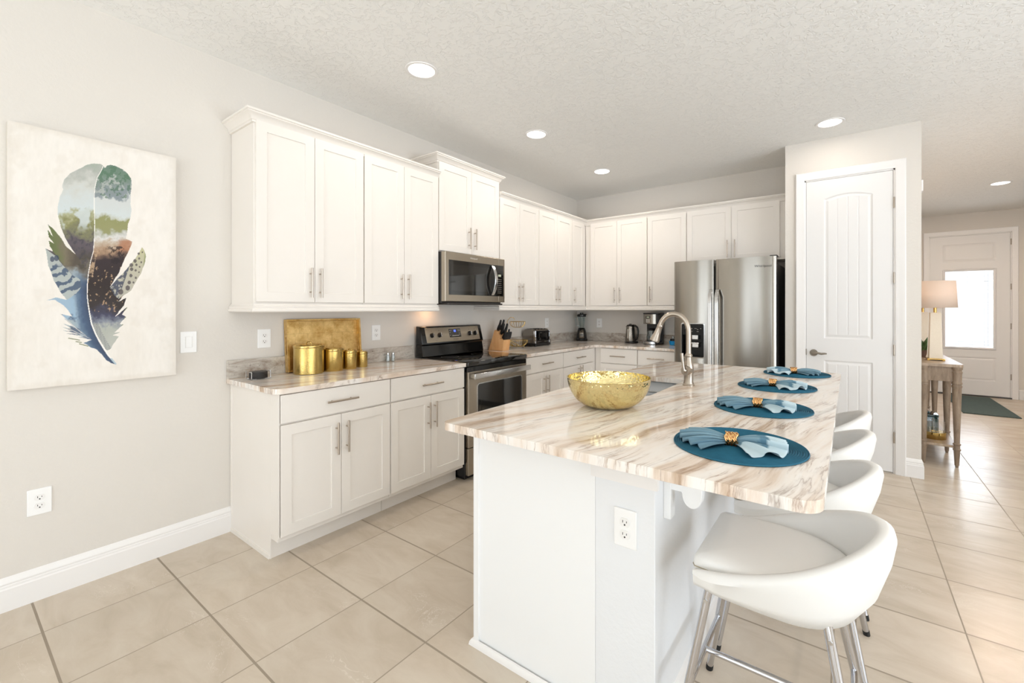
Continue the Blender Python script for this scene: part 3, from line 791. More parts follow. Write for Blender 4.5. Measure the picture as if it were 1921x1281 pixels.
# ------------------------------------------------------------------ sink and faucet
sk = thing('sink', 'undermount stainless double sink set in the island behind the gold bowl', 'sink', (2.1, 2.34, 0.7))
for (y0, y1) in ((SY0 + .006, 2.315), (2.345, SY1 - .006)):
    b = MB()
    def loop(ins, z, r=.045):
        return [b.v((p[0], p[1], z)) for p in rounded_poly([(SX0 - .008 + ins, y0 + ins, r), (SX1 + .008 - ins, y0 + ins, r), (SX1 + .008 - ins, y1 - ins, r), (SX0 - .008 + ins, y1 - ins, r)], r, 6)]
    L = [loop(0, .904), loop(.003, .74), loop(.015, .722), loop(.035, .715, .03)]
    for A, B in zip(L, L[1:]): b.bridge(A, B)
    b.f(L[-1])
    b.out('bowl', M['sink'], sk, smooth=40, solid=0.0015)
    b = MB(); b.cyl(((SX0 + SX1) / 2, (y0 + y1) / 2, .7165), ((SX0 + SX1) / 2, (y0 + y1) / 2, .7185), .042, seg=24); b.out('drain', M['chrome'], sk)
b = MB(); b.slab(rounded_poly([(SX0 - .02, SY0 - .012, .05), (SX1 + .02, SY0 - .012, .05), (SX1 + .02, SY1 + .012, .05), (SX0 - .02, SY1 + .012, .05)], .05),
                 [rounded_poly([(SX0 - .007, SY0 + .007, .04), (SX1 + .007, SY0 + .007, .04), (SX1 + .007, 2.314, .04), (SX0 - .007, 2.314, .04)], .04),
                  rounded_poly([(SX0 - .007, 2.346, .04), (SX1 + .007, 2.346, .04), (SX1 + .007, SY1 - .007, .04), (SX0 - .007, SY1 - .007, .04)], .04)], .9025, .9050)
b.out('rim', M['sink'], sk, smooth=0)

FX, FY = 2.366, 2.47
fa = thing('faucet', 'brushed nickel gooseneck pull-down faucet on the island behind the sink', 'faucet', (FX, FY, 0.935))
b = MB(); b.lathe([(.032, 0), (.032, .006), (.028, .010), (.027, .016), (.0245, .022), (.0245, .06), (.027, .075), (.0275, .095), (.026, .112), (.0205, .132), (.0165, .150), (.0165, .158), (.021, .163), (.021, .168), (.0145, .178)], (FX, FY, .935), 36)
b.out('body', M['nickel'], fa)
pts = [(FX, FY, .935 + .165), (FX, FY, 1.235)]
R = .083
for k in range(0, 19):
    t = k / 18 * math.radians(160); pts.append((FX - R + R * math.cos(t), FY, 1.235 + R * 1.17 * math.sin(t)))
b = MB(); b.tube(pts, .0145, 20); b.out('spout', M['nickel'], fa)
e = Vector(pts[-1]); d = (Vector(pts[-1]) - Vector(pts[-2])).normalized()
b = MB(); prof = [(0, .0150), (.004, .0165), (.010, .0165), (.013, .0155), (.03, .0165), (.06, .020), (.088, .0265), (.098, .0275), (.102, .025)]
b.tube([e + d * t for t, r in prof], [r for t, r in prof], 28); b.out('spray_head', M['nickel'], fa)
b = MB(); b.tube([e + d * .1015, e + d * .1045], .021, 24); b.out('nozzle', M['rubber'], fa)
b = MB(); b.cyl((FX, FY, 1.02), (FX - .010, FY - .034, 1.02), .029, .026, 28); b.cyl((FX - .012, FY - .036, 1.02), (FX - .015, FY - .044, 1.02), .013, .009, 20)
b.tube([(FX - .013, FY - .042, 1.02), (FX - .017, FY - .044, 1.05), (FX - .022, FY - .042, 1.085), (FX - .026, FY - .038, 1.115)], [.008, .007, .008, .0095], 14)
b.out('lever_handle', M['nickel'], fa)

# ------------------------------------------------------------------ ceiling lights
cl = thing('ceiling_light', 'recessed round ceiling light nearest the camera over the left aisle', 'ceiling light', (0, 0, 0), 'recessed ceiling lights')
b = MB(); b.lathe([(.078, -.001), (.082, -.006), (.098, -.006), (.102, -.001)], (0, 0, 0), 48, False, False); b.out('trim_ring', M['white'], cl)
b = MB(); b.lathe([(.0, -.0035), (.079, -.0035), (.079, -.002), (0, -.002)], (0, 0, 0), 48, False, False); b.out('lens', M['lampdisc'], cl)
LD = bpy.data.lights.new('lamp', 'AREA'); LD.shape = 'DISK'; LD.size = .15; LD.energy = CAN_POWER; LD.color = CAN_COLOR
lo = bpy.data.objects.new('lamp', LD); COL.objects.link(lo); lo.parent = cl; lo.location = (0, 0, -.008)
cans = [(0.892, 1.820, 'recessed round ceiling light nearest the camera over the left aisle'), (0.889, 3.065, 'recessed ceiling light above the aisle in front of the microwave cabinet'),
        (0.882, 4.307, 'recessed ceiling light above the inner corner of the counters'), (2.966, 4.257, 'recessed ceiling light in front of the pantry door'), (4.567, 7.487, 'recessed ceiling light in the entry hall'),
        (5.1, 5.3, 'added out-of-view recessed fill light in the living area beside the pantry corner'), (5.1, 3.2, 'added out-of-view recessed fill light in the living area beside the island'), (5.1, 1.1, 'added out-of-view recessed fill light in the living area right of the camera')]  # living-area lights are unseen, added to brighten the floor and hall on the right
for i, (x, y, lab) in enumerate(cans):
    o = cl if i == 0 else copy_tree(cl)
    o.location = (x, y, CEIL); o['label'] = lab
    if i in (1, 2, 3):
        for ch in o.children:
            if ch.type == 'LIGHT': ch.data = LD.copy(); ch.data.energy = (0, 18, 24, 8)[i]
    if i >= 4:
        for ch in o.children:
            if ch.type == 'LIGHT': ch.data = LD.copy(); ch.data.energy = 125 if i == 4 else 38; ch.data.color = (1.0, 0.78, 0.60) if i == 4 else (1.0, 0.86, 0.74)

# ------------------------------------------------------------------ refrigerator
fr = thing('refrigerator', 'stainless side-by-side refrigerator with water dispenser in the left door', 'refrigerator', (2.08, 4.9, 0))
b = MB(); b.box((1.622, 4.575, 0.03), (2.545, 5.22, 1.790)); b.box((1.622, 4.56, 0.0), (2.545, 4.62, 0.09)); b.out('body', M['darkgrey'], fr, smooth=0, bevel=0.006)
def fdoor(x0, x1, lab=None, hole=None):
    b = MB(); n = 26; zt, zb_ = 1.845, 0.10
    prof = []
    for k in range(n + 1):
        t = k / n; x = x0 + (x1 - x0) * t
        bul = 0.020 * (1 - (2 * t - 1) ** 2)
        edge = min(t, 1 - t) * (x1 - x0); ed = 0.012 * (1 - min(edge / 0.014, 1)) ** 2
        prof.append((x, 4.487 - bul + ed))
    if not hole:
        poly = prof + [(x1, 4.568), (x0, 4.568)]
        b.prism(poly, 'z', zb_, zt)
    else:
        hx0, hx1, hz0, hz1 = hole
        def yat(x): return float(np.interp(x, [p[0] for p in prof], [p[1] for p in prof]))
        xs = sorted(set([round(p[0], 5) for p in prof if abs(p[0] - hx0) > .004 and abs(p[0] - hx1) > .004] + [hx0, hx1])); zs = [zb_, hz0, hz1, zt]
        g = [[b.v((x, yat(x), z)) for z in zs] for x in xs]
        for i in range(len(xs) - 1):
            for j in range(3):
                if j == 1 and hx0 - 1e-6 <= xs[i] and xs[i + 1] <= hx1 + 1e-6: continue
                b.f([g[i][j], g[i + 1][j], g[i + 1][j + 1], g[i][j + 1]])
        bk = [b.v((x0, 4.568, zb_)), b.v((x1, 4.568, zb_)), b.v((x1, 4.568, zt)), b.v((x0, 4.568, zt))]
        b.f(bk); b.f([g[0][0], g[0][1], g[0][2], g[0][3], bk[3], bk[0]]); b.f([g[-1][3], g[-1][2], g[-1][1], g[-1][0], bk[1], bk[2]])
        b.f([c[3] for c in g] + [bk[2], bk[3]]); b.f([c[0] for c in g][::-1] + [bk[0], bk[1]])
    return b.out('door', M['steel'], fr, smooth=30)
D1 = fdoor(1.619, 2.008, hole=(1.700, 1.925, 0.875, 1.215))
D2 = fdoor(2.026, 2.551)
for x, par in ((1.990, D1), (2.052, D2)):
    b = MB(); pts = []
    for k in range(15):
        t = k / 14; z = 0.55 + t * 1.00
        pts.append((z, 4.452 - 0.052 * min(1, math.sin(t * PI) * 5) ** .5 * 1.0))
    A = []
    for z, y in pts: A.append([b.v((x - .017, y, z)), b.v((x + .017, y, z)), b.v((x + .014, y + .016, z)), b.v((x - .014, y + .016, z))])
    for P, Q in zip(A, A[1:]): b.bridge(P, Q)
    b.f(A[0][::-1]); b.f(A[-1]); b.out('handle', M['steelh'], par, smooth=40, bevel=0.003)
# dispenser
dp = MB(); dp.mi = 0
dp.box((1.702, 4.535, 0.877), (1.923, 4.545, 1.213)); dp.box((1.702, 4.475, 1.10), (1.923, 4.54, 1.213)); dp.box((1.702, 4.475, .877), (1.712, 4.54, 1.1)); dp.box((1.913, 4.475, .877), (1.923, 4.54, 1.1)); dp.box((1.702, 4.470, .877), (1.923, 4.54, .889))
dpo = dp.out('dispenser', M['dispblack'], D1, smooth=0)
b = MB(); P = rounded_poly([(1.694, .869, .02), (1.931, .869, .02), (1.931, 1.221, .02), (1.694, 1.221, .02)], .02); Q = rounded_poly([(1.704, .879, .015), (1.921, .879, .015), (1.921, 1.211, .015), (1.704, 1.211, .015)], .015)
A = [b.v((p[0], 4.468, p[1])) for p in P]; B = [b.v((p[0], 4.466, p[1])) for p in Q]; C = [b.v((p[0], 4.480, p[1])) for p in Q]; D_ = [b.v((p[0], 4.480, p[1])) for p in P]
b.bridge(A, B); b.bridge(B, C); b.bridge(D_, A); b.out('dispenser_frame', M['steelh'], D1)
b = MB(); b.box((1.80, 4.485, 1.055), (1.86, 4.53, 1.100)); b.out('ice_chute', M['steelh'], dpo, smooth=0, bevel=.003)
b = MB(); b.box((1.795, 4.480, 1.01), (1.87, 4.535, 1.025)); b.box((1.80, 4.490, .975), (1.862, 4.53, 1.012)); b.out('paddle', M['steelh'], dpo, smooth=0, bevel=.003)
FRM = facing_front(4.4735)
for (u, w, du, dw) in ((1.79, 1.175, .003, .02), (1.803, 1.165, .012, .003), (1.84, 1.165, .025, .002), (1.86, 1.155, .012, .003), (1.74, 1.165, .01, .003), (1.89, 1.165, .01, .003), (1.80, 1.135, .02, .002), (1.86, 1.135, .02, .002)):
    b = MB(FRM); b.box((u - du / 2, w - dw / 2, 0), (u + du / 2, w + dw / 2, .0006)); b.out('icon', M['tooth'], dpo, smooth=0)
text_part('logo', 'Whirlpool', at_frame(facing_front(4.468), 2.447, 1.757, 0.001) @ Matrix.Scale(1.15, 4, (1, 0, 0)), .030, M['logo'], D2)
b = MB(); b.box((2.49, 4.56, 1.846), (2.55, 4.66, 1.862)); b.out('hinge_cover', M['darkgrey'], fr, smooth=0, bevel=.003)

# ------------------------------------------------------------------ range
RY0, RY1 = 2.468, 3.228
rg = thing('range', 'freestanding black and stainless electric range between the left and corner counters', 'range', (0.33, 2.85, 0))
b = MB(); b.box((0.03, RY0, 0.03), (0.625, RY1, 0.895)); b.box((0.06, RY0 + .02, 0), (0.60, RY1 - .02, 0.03)); b.out('body', M['blackp'], rg, smooth=0, bevel=.003)
b = MB(); b.box((0.10, RY0 - .001, 0.905), (0.665, RY1 + .001, 0.943), .006); b.out('cooktop', M['blackglass'], rg, smooth=40)
for (x, y, r) in ((0.25, 2.66, .075), (0.25, 3.03, .075), (0.50, 2.66, .10), (0.50, 3.03, .09)):
    b = MB(); b.lathe([(r - .0015, .0005), (r, .0008), (r + .0015, .0005)], (x, y, .9430), 48, False, False); b.out('burner_ring', M['darkgrey'], rg)
b = MB(); b.prism([(0.03, .943), (0.125, .943), (0.105, 1.045), (0.118, 1.048), (0.118, 1.06), (0.078, 1.205), (0.03, 1.21)], 'y', RY0, RY1); b.out('backguard', M['black'], rg, smooth=20, bevel=.006)
b = MB(); b.box((.03, RY0 - .004, .943), (.14, RY0 + .012, 1.20)) if False else None
def on_guard(y, s, off):   # s from 0 (bottom) to 1 (top) along the slanted control face
    p0 = Vector((0.118, 0, 1.06)); p1 = Vector((0.078, 0, 1.205)); p = p0.lerp(p1, s); n = Vector((0.145, 0, 0.040)).normalized()
    q = p + n * off; return Vector((q.x, y, q.z))
n_ = Vector((0.145, 0, 0.040)).normalized(); up_ = Vector((-.040, 0, .145)).normalized()
GF = Matrix((( 0, up_.x, n_.x, 0.118), (1, 0, 0, 0), (0, up_.z, n_.z, 1.06), (0, 0, 0, 1)))   # (u=y, w=up, n)
b = MB(GF); b.box((RY0 + .05, .004, .0003), (RY1 - .045, .138, .003)); b.out('control_panel', M['steel2'], rg, smooth=0, bevel=.002)
for y in (2.585, 2.672, 3.050, 3.125):
    b = MB(GF); b.cyl((y, .068, .003), (y, .068, .010), .022, .020, 28); b.cyl((y, .068, .008), (y, .068, .026), .016, .014, 24); b.box((y - .003, .068 - .019, .012), (y + .003, .068 + .019, .030)); k = b.out('knob', M['blackp'], rg, smooth=35, bevel=.001)
    b = MB(GF); b.box((y - .0045, .050, .0295), (y + .0045, .086, .0312)); b.out('pointer', M['chrome'], k, smooth=0)
b = MB(GF); b.box((2.790, .040, .003), (2.935, .120, .006)); dsp = b.out('display', M['blackglass'], rg, smooth=0, bevel=.002)
text_part('digits', '85', at_frame(GF, 2.862, .098, .0064), .026, M['bluelcd'], dsp)
b = MB(GF)
for k in range(5): b.box((2.822 + k * .018, .052, .006), (2.834 + k * .018, .058, .0064))
for (u, w) in ((2.80, .105), (2.815, .105), (2.80, .085), (2.80, .06), (2.905, .108), (2.92, .108), (2.905, .098), (2.92, .098), (2.915, .075), (2.915, .062)): b.box((u - .003, w - .002, .006), (u + .003, w + .002, .0064))
b.out('buttons', M['tooth'], dsp, smooth=0)
text_part('logo', 'Whirlpool', at_frame(GF, 2.862, .022, .0032), .016, M['grey'], rg)
b = MB(GF)
for y in (2.585, 2.672, 3.050, 3.125): b.box((y - .003, .105, .003), (y + .003, .111, .0034)); b.box((y - .002, .115, .003), (y + .002, .117, .0034))
for y in (2.63, 3.087): b.cyl((y, .018, .003), (y, .018, .0036), .003, seg=10)
b.out('markings', M['grey'], rg, smooth=0)
dr = MB(); dr.box((0.625, RY0 + .006, 0.265), (0.662, RY1 - .006, 0.862)); od = dr.out('oven_door', M['steel2'], rg, smooth=0, bevel=.003)
b = MB(); b.box((0.626, RY0 + .002, 0.862), (0.655, RY1 - .002, 0.900)); b.out('vent_strip', M['black'], rg, smooth=0)
b = MB(LEFT); A = rounded_poly([(RY0 + .095, .365, .03), (RY1 - .075, .365, .03), (RY1 - .075, .765, .03), (RY0 + .095, .765, .03)], .03); A2 = rounded_poly([(RY0 + .103, .373, .025), (RY1 - .083, .373, .025), (RY1 - .083, .757, .025), (RY0 + .103, .757, .025)], .025)
va = [b.v((p[0], p[1], .662)) for p in A]; vb = [b.v((p[0], p[1], .668)) for p in A]; vc = [b.v((p[0], p[1], .668)) for p in A2]; vd = [b.v((p[0], p[1], .6635)) for p in A2]
b.bridge(va, vb); b.bridge(vb, vc); b.bridge(vc, vd); b.out('window_frame', M['steelh'], od)
b = MB(LEFT); b.f([b.v((p[0], p[1], .6638)) for p in A2]); b.box((RY0 + .15, .42, .6636), (RY1 - .13, .71, .6646)); b.out('window', M['ovenglass'], od, smooth=0)
b = MB(); b.box((0.690, RY0 + .030, .805), (0.712, RY1 + .0, .850), .004)
for y in (RY0 + .06, RY1 - .03): b.box((0.660, y - .012, .812), (0.695, y + .012, .842))
b.out('handle', M['steelh'], od, smooth=40)
b = MB(); b.box((0.625, RY0 + .006, 0.045), (0.658, RY1 - .006, 0.258)); b.out('drawer', M['steel2'], rg, smooth=0, bevel=.003)

# ------------------------------------------------------------------ microwave
mw = thing('microwave', 'stainless over-the-range microwave below the raised cabinet', 'microwave', (0.2, 2.85, 1.41))
MY0, MY1, MZ0, MZ1 = 2.466, 3.222, 1.412, 1.838
b = MB(); b.box((0.002, MY0, MZ0), (0.352, MY1, MZ1)); b.box((0.05, MY0 + .03, MZ0 - .014), (0.40, MY1 - .03, MZ0)); b.out('body', M['darkgrey'], mw, smooth=0, bevel=.003)
b = MB(); b.box((0.353, MY0, MZ0 + .012), (0.402, MY1 - .09, MZ1 - .002)); mdo = b.out('door', M['steel2'], mw, smooth=0, bevel=.004)
b = MB(); b.box((0.353, MY1 - .088, MZ0 + .012), (0.402, MY1, MZ1 - .002)); b.out('control_side', M['steel2'], mw, smooth=0, bevel=.004)
b = MB(LEFT); b.box((MY0 + .040, 1.480, .4025), (MY1 - .022, 1.770, .4045)); gl = b.out('glass_front', M['blackglass'], mdo, smooth=0, bevel=.001)
b = MB(LEFT); b.box((MY0 + .065, 1.515, .4045), (MY1 - .20, 1.735, .4050)); b.out('window', M['ovenglass'], gl, smooth=0)
b = MB(LEFT); rows = []
for k in range(17):
    t = k / 16; w = 1.487 + t * .275; n = .405 + .048 * math.sin(t * PI) ** .8; sh = .0
    rows.append([b.v((3.035 - .017, w, n)), b.v((3.035 + .017, w, n)), b.v((3.035 + .017, w, n + .012)), b.v((3.035 - .017, w, n + .012))])
for A, B in zip(rows, rows[1:]): b.bridge(A, B)
b.f(rows[0][::-1]); b.f(rows[-1]); b.out('handle', M['steelh'], mdo, smooth=50, bevel=.003)
b = MB(LEFT); b.box((3.125, 1.665, .4045), (3.165, 1.685, .4050)); b.out('clock', M['greylcd'], gl, smooth=0)
b = MB(LEFT)
for r in range(8):
    for c in range(3): b.box((3.120 + c * .020, 1.510 + r * .018, .4045), (3.128 + c * .020, 1.513 + r * .018, .4049))
b.out('buttons', M['tooth'], gl, smooth=0)
text_part('logo', 'Whirlpool', at_frame(LEFT, 2.80, 1.803, .4025), .022, M['tooth'], mdo)
b = MB(); b.cyl((0.13, 2.56, MZ0 - .0145), (0.13, 2.56, MZ0 - .017), .03, seg=20); b.out('cooktop_lamp', M['hoodlamp'], mw)
l = bpy.data.lights.new('hood_glow', 'AREA'); l.shape = 'DISK'; l.size = .06; l.energy = 2.0; l.color = (1, .58, .30)
o = bpy.data.objects.new('hood_glow', l); COL.objects.link(o); o.parent = mw; o.location = (0.12 - .2, 2.60 - 2.85, -.02)

# ------------------------------------------------------------------ outlets and switch
def outlet(frm, u, w, n, label, kind='outlet'):
    c = frm @ Vector((u, w, n)); t = thing('wall_outlet' if kind == 'outlet' else 'light_switch', label, 'outlet' if kind == 'outlet' else 'light switch', tuple(c), 'electrical outlets' if kind == 'outlet' else None)
    b = MB(frm); b.box((u - .039, w - .061, n), (u + .039, w + .061, n + .006)); b.out('plate', M['plate'], t, smooth=0, bevel=.003)
    if kind == 'outlet':
        for s in (-1, 1):
            b = MB(frm); b.prism([(u + .017 * math.cos(a) * 1.05, w + s * .0195 + max(-.0135, min(.0135, .017 * math.sin(a)))) for a in [2 * PI * k / 28 for k in range(28)]], 'z', n + .006, n + .0082)
            r = b.out('receptacle', M['socket'], t, smooth=30)
            b = MB(frm); b.box((u - .0075, w + s * .0195 - .001, n + .0082), (u - .0055, w + s * .0195 + .007, n + .0086)); b.box((u + .0055, w + s * .0195, n + .0082), (u + .0075, w + s * .0195 + .006, n + .0086))
            b.cyl((u, w + s * .0195 - .007, n + .0082), (u, w + s * .0195 - .007, n + .0086), .0028, seg=10); b.out('slots', M['slot'], r, smooth=0)
    else:
        b = MB(frm); b.box((u - .0165, w - .033, n + .006), (u + .0165, w + .033, n + .008)); b.out('frame', M['socket'], t, smooth=0, bevel=.001)
        b = MB(frm); b.box((u - .0145, w - .030, n + .008), (u + .0145, w + .030, n + .011)); b.out('rocker', M['plate'], t, smooth=0, bevel=.002)
    return t
outlet(LEFT, 0.308, 0.458, 0, 'white duplex outlet low on the left wall below the feather painting')
outlet(LEFT, 1.274, 1.169, 0, 'white duplex outlet above the counter, left of the gold tray')
outlet(LEFT, 2.096, 1.171, 0, 'white duplex outlet above the counter between the gold tray and the range')
outlet(LEFT, 4.520, 1.188, 0, 'white duplex outlet above the counter behind the toaster')
outlet(BACK, 0.350, 1.172, 0, 'white duplex outlet on the back wall between the blender and the kettle')
outlet(facing_front(1.300), 2.515, 0.660, 0, 'white duplex outlet on the end of the island knee wall')
outlet(LEFT, 0.875, 1.170, 0, 'white rocker light switch between the feather painting and the cabinets', 'switch')
t = thing('door_chime', 'small white box high on the corner of the pantry wall facing the hall', 'door chime', (3.565, 4.70, 2.31)); b = MB(); b.box((3.565, 4.655, 2.31), (3.578, 4.76, 2.40)); b.out('cover', M['white'], t, smooth=0, bevel=.004)

# ------------------------------------------------------------------ feather painting on canvas
def vnoise(x, y, seed):
    rs = np.random.RandomState(seed); g = rs.rand(64, 64)
    xi = np.floor(x).astype(int); yi = np.floor(y).astype(int); fx = x - xi; fy = y - yi
    fx = fx * fx * (3 - 2 * fx); fy = fy * fy * (3 - 2 * fy)
    def G(i, j): return g[i % 64, j % 64]
    return (G(xi, yi) * (1 - fx) + G(xi + 1, yi) * fx) * (1 - fy) + (G(xi, yi + 1) * (1 - fx) + G(xi + 1, yi + 1) * fx) * fy
def fbm(x, y, s, seed, oc=4):
    t = 0; a = .5; n = 0
    for k in range(oc): t = t + a * vnoise(x / s * 2 ** k + 13.7 * k, y / s * 2 ** k + 7.1 * k, seed + k); n += a; a *= .55
    return t / n
def inside(poly, X, Y):
    c = np.zeros(X.shape, bool); n = len(poly)
    x0, y0 = min(p[0] for p in poly), min(p[1] for p in poly); x1, y1 = max(p[0] for p in poly), max(p[1] for p in poly)
    for i in range(n):
        ax, ay = poly[i]; bx, by = poly[(i + 1) % n]
        if ay == by: continue
        m = ((ay > Y) != (by > Y)) & (X < (bx - ax) * (Y - ay) / (by - ay) + ax); c ^= m
    return c
def seg_dist(pl, X, Y):
    d = np.full(X.shape, 1e9); T = np.zeros(X.shape)
    for i in range(len(pl) - 1):
        ax, ay = pl[i]; bx, by = pl[i + 1]; vx, vy = bx - ax, by - ay
        t = np.clip(((X - ax) * vx + (Y - ay) * vy) / (vx * vx + vy * vy), 0, 1)
        q = np.hypot(X - ax - t * vx, Y - ay - t * vy); m = q < d; d = np.where(m, q, d); T = np.where(m, (i + t) / (len(pl) - 1), T)
    return d, T
AY0, AY1, AZ0, AZ1 = 0.209, 0.808, 0.994, 2.203
def paint_canvas():
    ny, nz = 400, 800
    ys = np.linspace(AY0, AY1, ny); zs = np.linspace(AZ0, AZ1, nz)
    Yg, Zg = np.meshgrid(ys, zs, indexing='ij')
    # sketch units: the plane of the canvas measured out as in the drawing below
    ca, sa = math.cos(YAW), math.sin(YAW); xw = 0.038 - 3.10
    dep = -sa * xw + ca * Yg; U = CX + FPX * (ca * xw + sa * Yg) / dep; V = CY + FPX * (1.36 - Zg) / dep
    P = lambda pts, o, k: [(o[0] + a / k, o[1] + c / k) for a, c in pts]
    T1 = lambda pts: P(pts, (60, 290), 6.1)
    T2 = lambda pts: P(pts, (60, 480), 5.822)
    wx = (fbm(U, V, 9, 5) - .5) * 2.2; wy = (fbm(U, V, 9, 15) - .5) * 2.2
    Uw, Vw = U + wx, V + wy
    col = np.zeros(U.shape + (3,)); L3 = lambda h: np.array(lin(h)[:3])
    base = fbm(U, V, 60, 2)[..., None]; fine = fbm(U, V * .35, 6, 3)[..., None]
    col[:] = L3('EDE7DF') * (1 - base) + L3('E3DBD0') * base
    col += (fine - .5) * .06
    blot = smoothstep(.60, .75, fbm(U, V, 38, 22))[..., None]; col = col * (1 - blot * .25) + L3('D8CDBF') * blot * .25
    edge = np.minimum(np.minimum(Yg - AY0, AY1 - Yg), np.minimum(Zg - AZ0, AZ1 - Zg)); e = (1 - smoothstep(0, .035, edge + (fbm(U, V, 12, 9) - .5) * .03))[..., None]
    col = col * (1 - .3 * e) + L3('CFC2B0') * .3 * e
    def lay(mask, c, a=1.0):
        nonlocal col
        m = (mask * a)[..., None] if mask.dtype != bool else (mask.astype(float) * a)[..., None]
        cc = L3(c) if isinstance(c, str) else c
        col = col * (1 - m) + cc * m
    def ramp(val, stops):
        out = np.zeros(val.shape + (3,)); cs = np.array([L3(c) for _, c in stops]); ps = [p for p, _ in stops]
        for k in range(3): out[..., k] = np.interp(val, ps, cs[:, k])
        return out
    rach = T1([(816, 128), (790, 190), (745, 265), (720, 380), (712, 500), (712, 650), (718, 800), (714, 950), (704, 1100), (690, 1280)])[:-1] + T2([(640, 60), (616, 190), (606, 300), (602, 420), (612, 520), (628, 620), (650, 740), (690, 840), (735, 930), (790, 1020), (830, 1080), (880, 1140), (912, 1178)])
    left = T1([(815, 128), (790, 106), (720, 100), (640, 116), (545, 160), (440, 215), (370, 285), (343, 350), (358, 400), (322, 480), (292, 600), (298, 700), (330, 820), (380, 955), (440, 1055), (500, 1138),
               (400, 1062), (330, 950), (255, 862), (180, 795), (243, 938), (178, 862), (192, 942), (252, 1016), (193, 985), (202, 1045), (242, 1112)]) + \
        T1([(155, 1078), (172, 1160), (190, 1275)]) + T2([(208, 175), (240, 275), (300, 375), (378, 482), (262, 452), (160, 486), (250, 480), (340, 532), (400, 600), (440, 662), (310, 634), (372, 690), (348, 684), (452, 768), (340, 742), (430, 790), (330, 780), (440, 818), (330, 815), (520, 850), (372, 846), (560, 880),
            (500, 888), (650, 915), (560, 950), (620, 985), (700, 1020), (760, 1072), (815, 1140), (860, 1168), (915, 1182), (870, 1135), (830, 1078)]) + rach[::-1][3:]
    right = T1([(838, 150), (860, 122), (905, 115), (960, 130), (1030, 165), (1090, 212), (1135, 272), (1141, 340), (1130, 450), (1126, 560), (1138, 640), (1125, 722), (1100, 792), (1092, 880), (1070, 960), (1147, 997), (1112, 1090), (1060, 1190)]) + \
        T2([(1022, 10), (1002, 60), (945, 190), (848, 345), (930, 250), (1022, 160), (1080, 90), (1140, 10)]) + T1([(1260, 1060), (1290, 1100), (1306, 1160), (1290, 1250)]) + \
        T2([(1246, 10), (1232, 80), (1190, 190), (1110, 320), (1085, 378), (1000, 430), (945, 500), (1032, 458), (1005, 540), (960, 590), (905, 668), (1036, 560), (985, 640), (1022, 665), (960, 740), (992, 750), (900, 835), (960, 835), (880, 870), (950, 880), (900, 950), (850, 1020), (822, 1030), (800, 1010), (760, 950)]) + rach[::-1][5:]
    ml = inside(left, Uw, Vw); mr = inside(right, Uw, Vw)
    n1 = fbm(U, V, 14, 31); n2 = fbm(U, V, 5, 41); n3 = fbm(U, V, 26, 51)
    # left vane
    val = V + (n1 - .5) * 46 + (n2 - .5) * 12
    c = ramp(val, [(300, 'A9B5A6'), (322, 'BDBFB6'), (345, 'D9DAD2'), (372, 'DCE3E1'), (392, 'DBE5E6'), (404, 'B7B78E'), (420, '8D8C55'), (436, '77745A'), (450, '5E545C'), (470, '574E52'), (492, '4C443B'), (512, '7B7263'), (525, '93A0A6')])
    lay(ml, c)
    lay(ml & (V < 500), '3A3746', .55 * smoothstep(.56, .66, n2) * smoothstep(425, 445, V))
    lay(ml & (V < 470) & (V > 385), 'DCE6E6', .8 * smoothstep(.52, .64, n3) * (1 - smoothstep(415, 440, V)))
    dr_, tr_ = seg_dist(rach, U, V)
    low = ml & (V > 500)
    c2 = ramp(dr_ + (n1 - .5) * 14, [(0, '2F3F5E'), (12, '3C5679'), (20, '5E7995'), (28, '9DB3C4'), (40, 'B4C0C4')]); lay(low, c2, .95 * smoothstep(498, 540, V + (n1 - .5) * 30))
    lay(ml & (V > 548) & (V < 600), '9CC0DD', .75 * smoothstep(20, 30, dr_ + (n1 - .5) * 10))
    lay(ml & (V > 588) & (V < 640), '34486B', .8 * smoothstep(.4, .5, n3) * smoothstep(14, 24, dr_))
    leafp = T1([(500, 1138), (400, 1062), (330, 950), (255, 862), (180, 795), (243, 938), (178, 862), (192, 942), (252, 1016), (193, 985), (202, 1045), (242, 1112), (300, 1185), (365, 1270), (470, 1280), (560, 1240)])
    lf = inside(leafp, Uw, Vw); lay(lf, ramp(U + (n1 - .5) * 20, [(85, '5B6B33'), (105, '6B7440'), (122, '7C7158'), (140, '574C40')]), .95)
    stp = inside(T1([(155, 1078), (172, 1160), (190, 1275)]) + T2([(208, 175), (240, 275), (300, 375), (378, 482), (470, 420), (540, 340), (530, 260), (440, 210), (400, 165), (330, 95), (270, 10)]), Uw, Vw)
    lay(stp, 'B9C0BC', .95)
    band = np.sin((V * .93 + U * .42) * 2 * PI / 17.5 + 1.7 + (n1 - .5) * 6 + (n2 - .5) * 2.5); lay(stp, '38506F', .9 * smoothstep(.0, .45, band) * smoothstep(492, 500, V + (n2 - .5) * 10))
    for (a, c_, r) in ((98, 486, 4.2), (106, 484, 4.5)): lay(np.hypot(U - a, (V - c_) * .8) < r, '2E3D58', .85)
    # pale gaps between barbs on the left foot
    for k, (a, c_) in enumerate((((310, 634), (540, 840)), ((348, 688), (600, 880)), ((330, 762), (640, 905)), ((340, 800), (600, 905)), ((372, 850), (620, 912)))):
        q = T2([a, c_]); dd, tt = seg_dist(q, U, V); lay(dd < .7 * (1 - tt) + .25, 'E6E0D8', .8)
    for a, c_ in (((400, 898), (520, 920)), ((480, 935), (540, 945)), ((518, 960), (612, 985)), ((925, 690), (1036, 565)), ((965, 720), (1022, 668)), ((900, 815), (990, 750))):
        dd, tt = seg_dist(T2([a, c_]), U, V); lay(dd < .9, '6F7A45', .9)
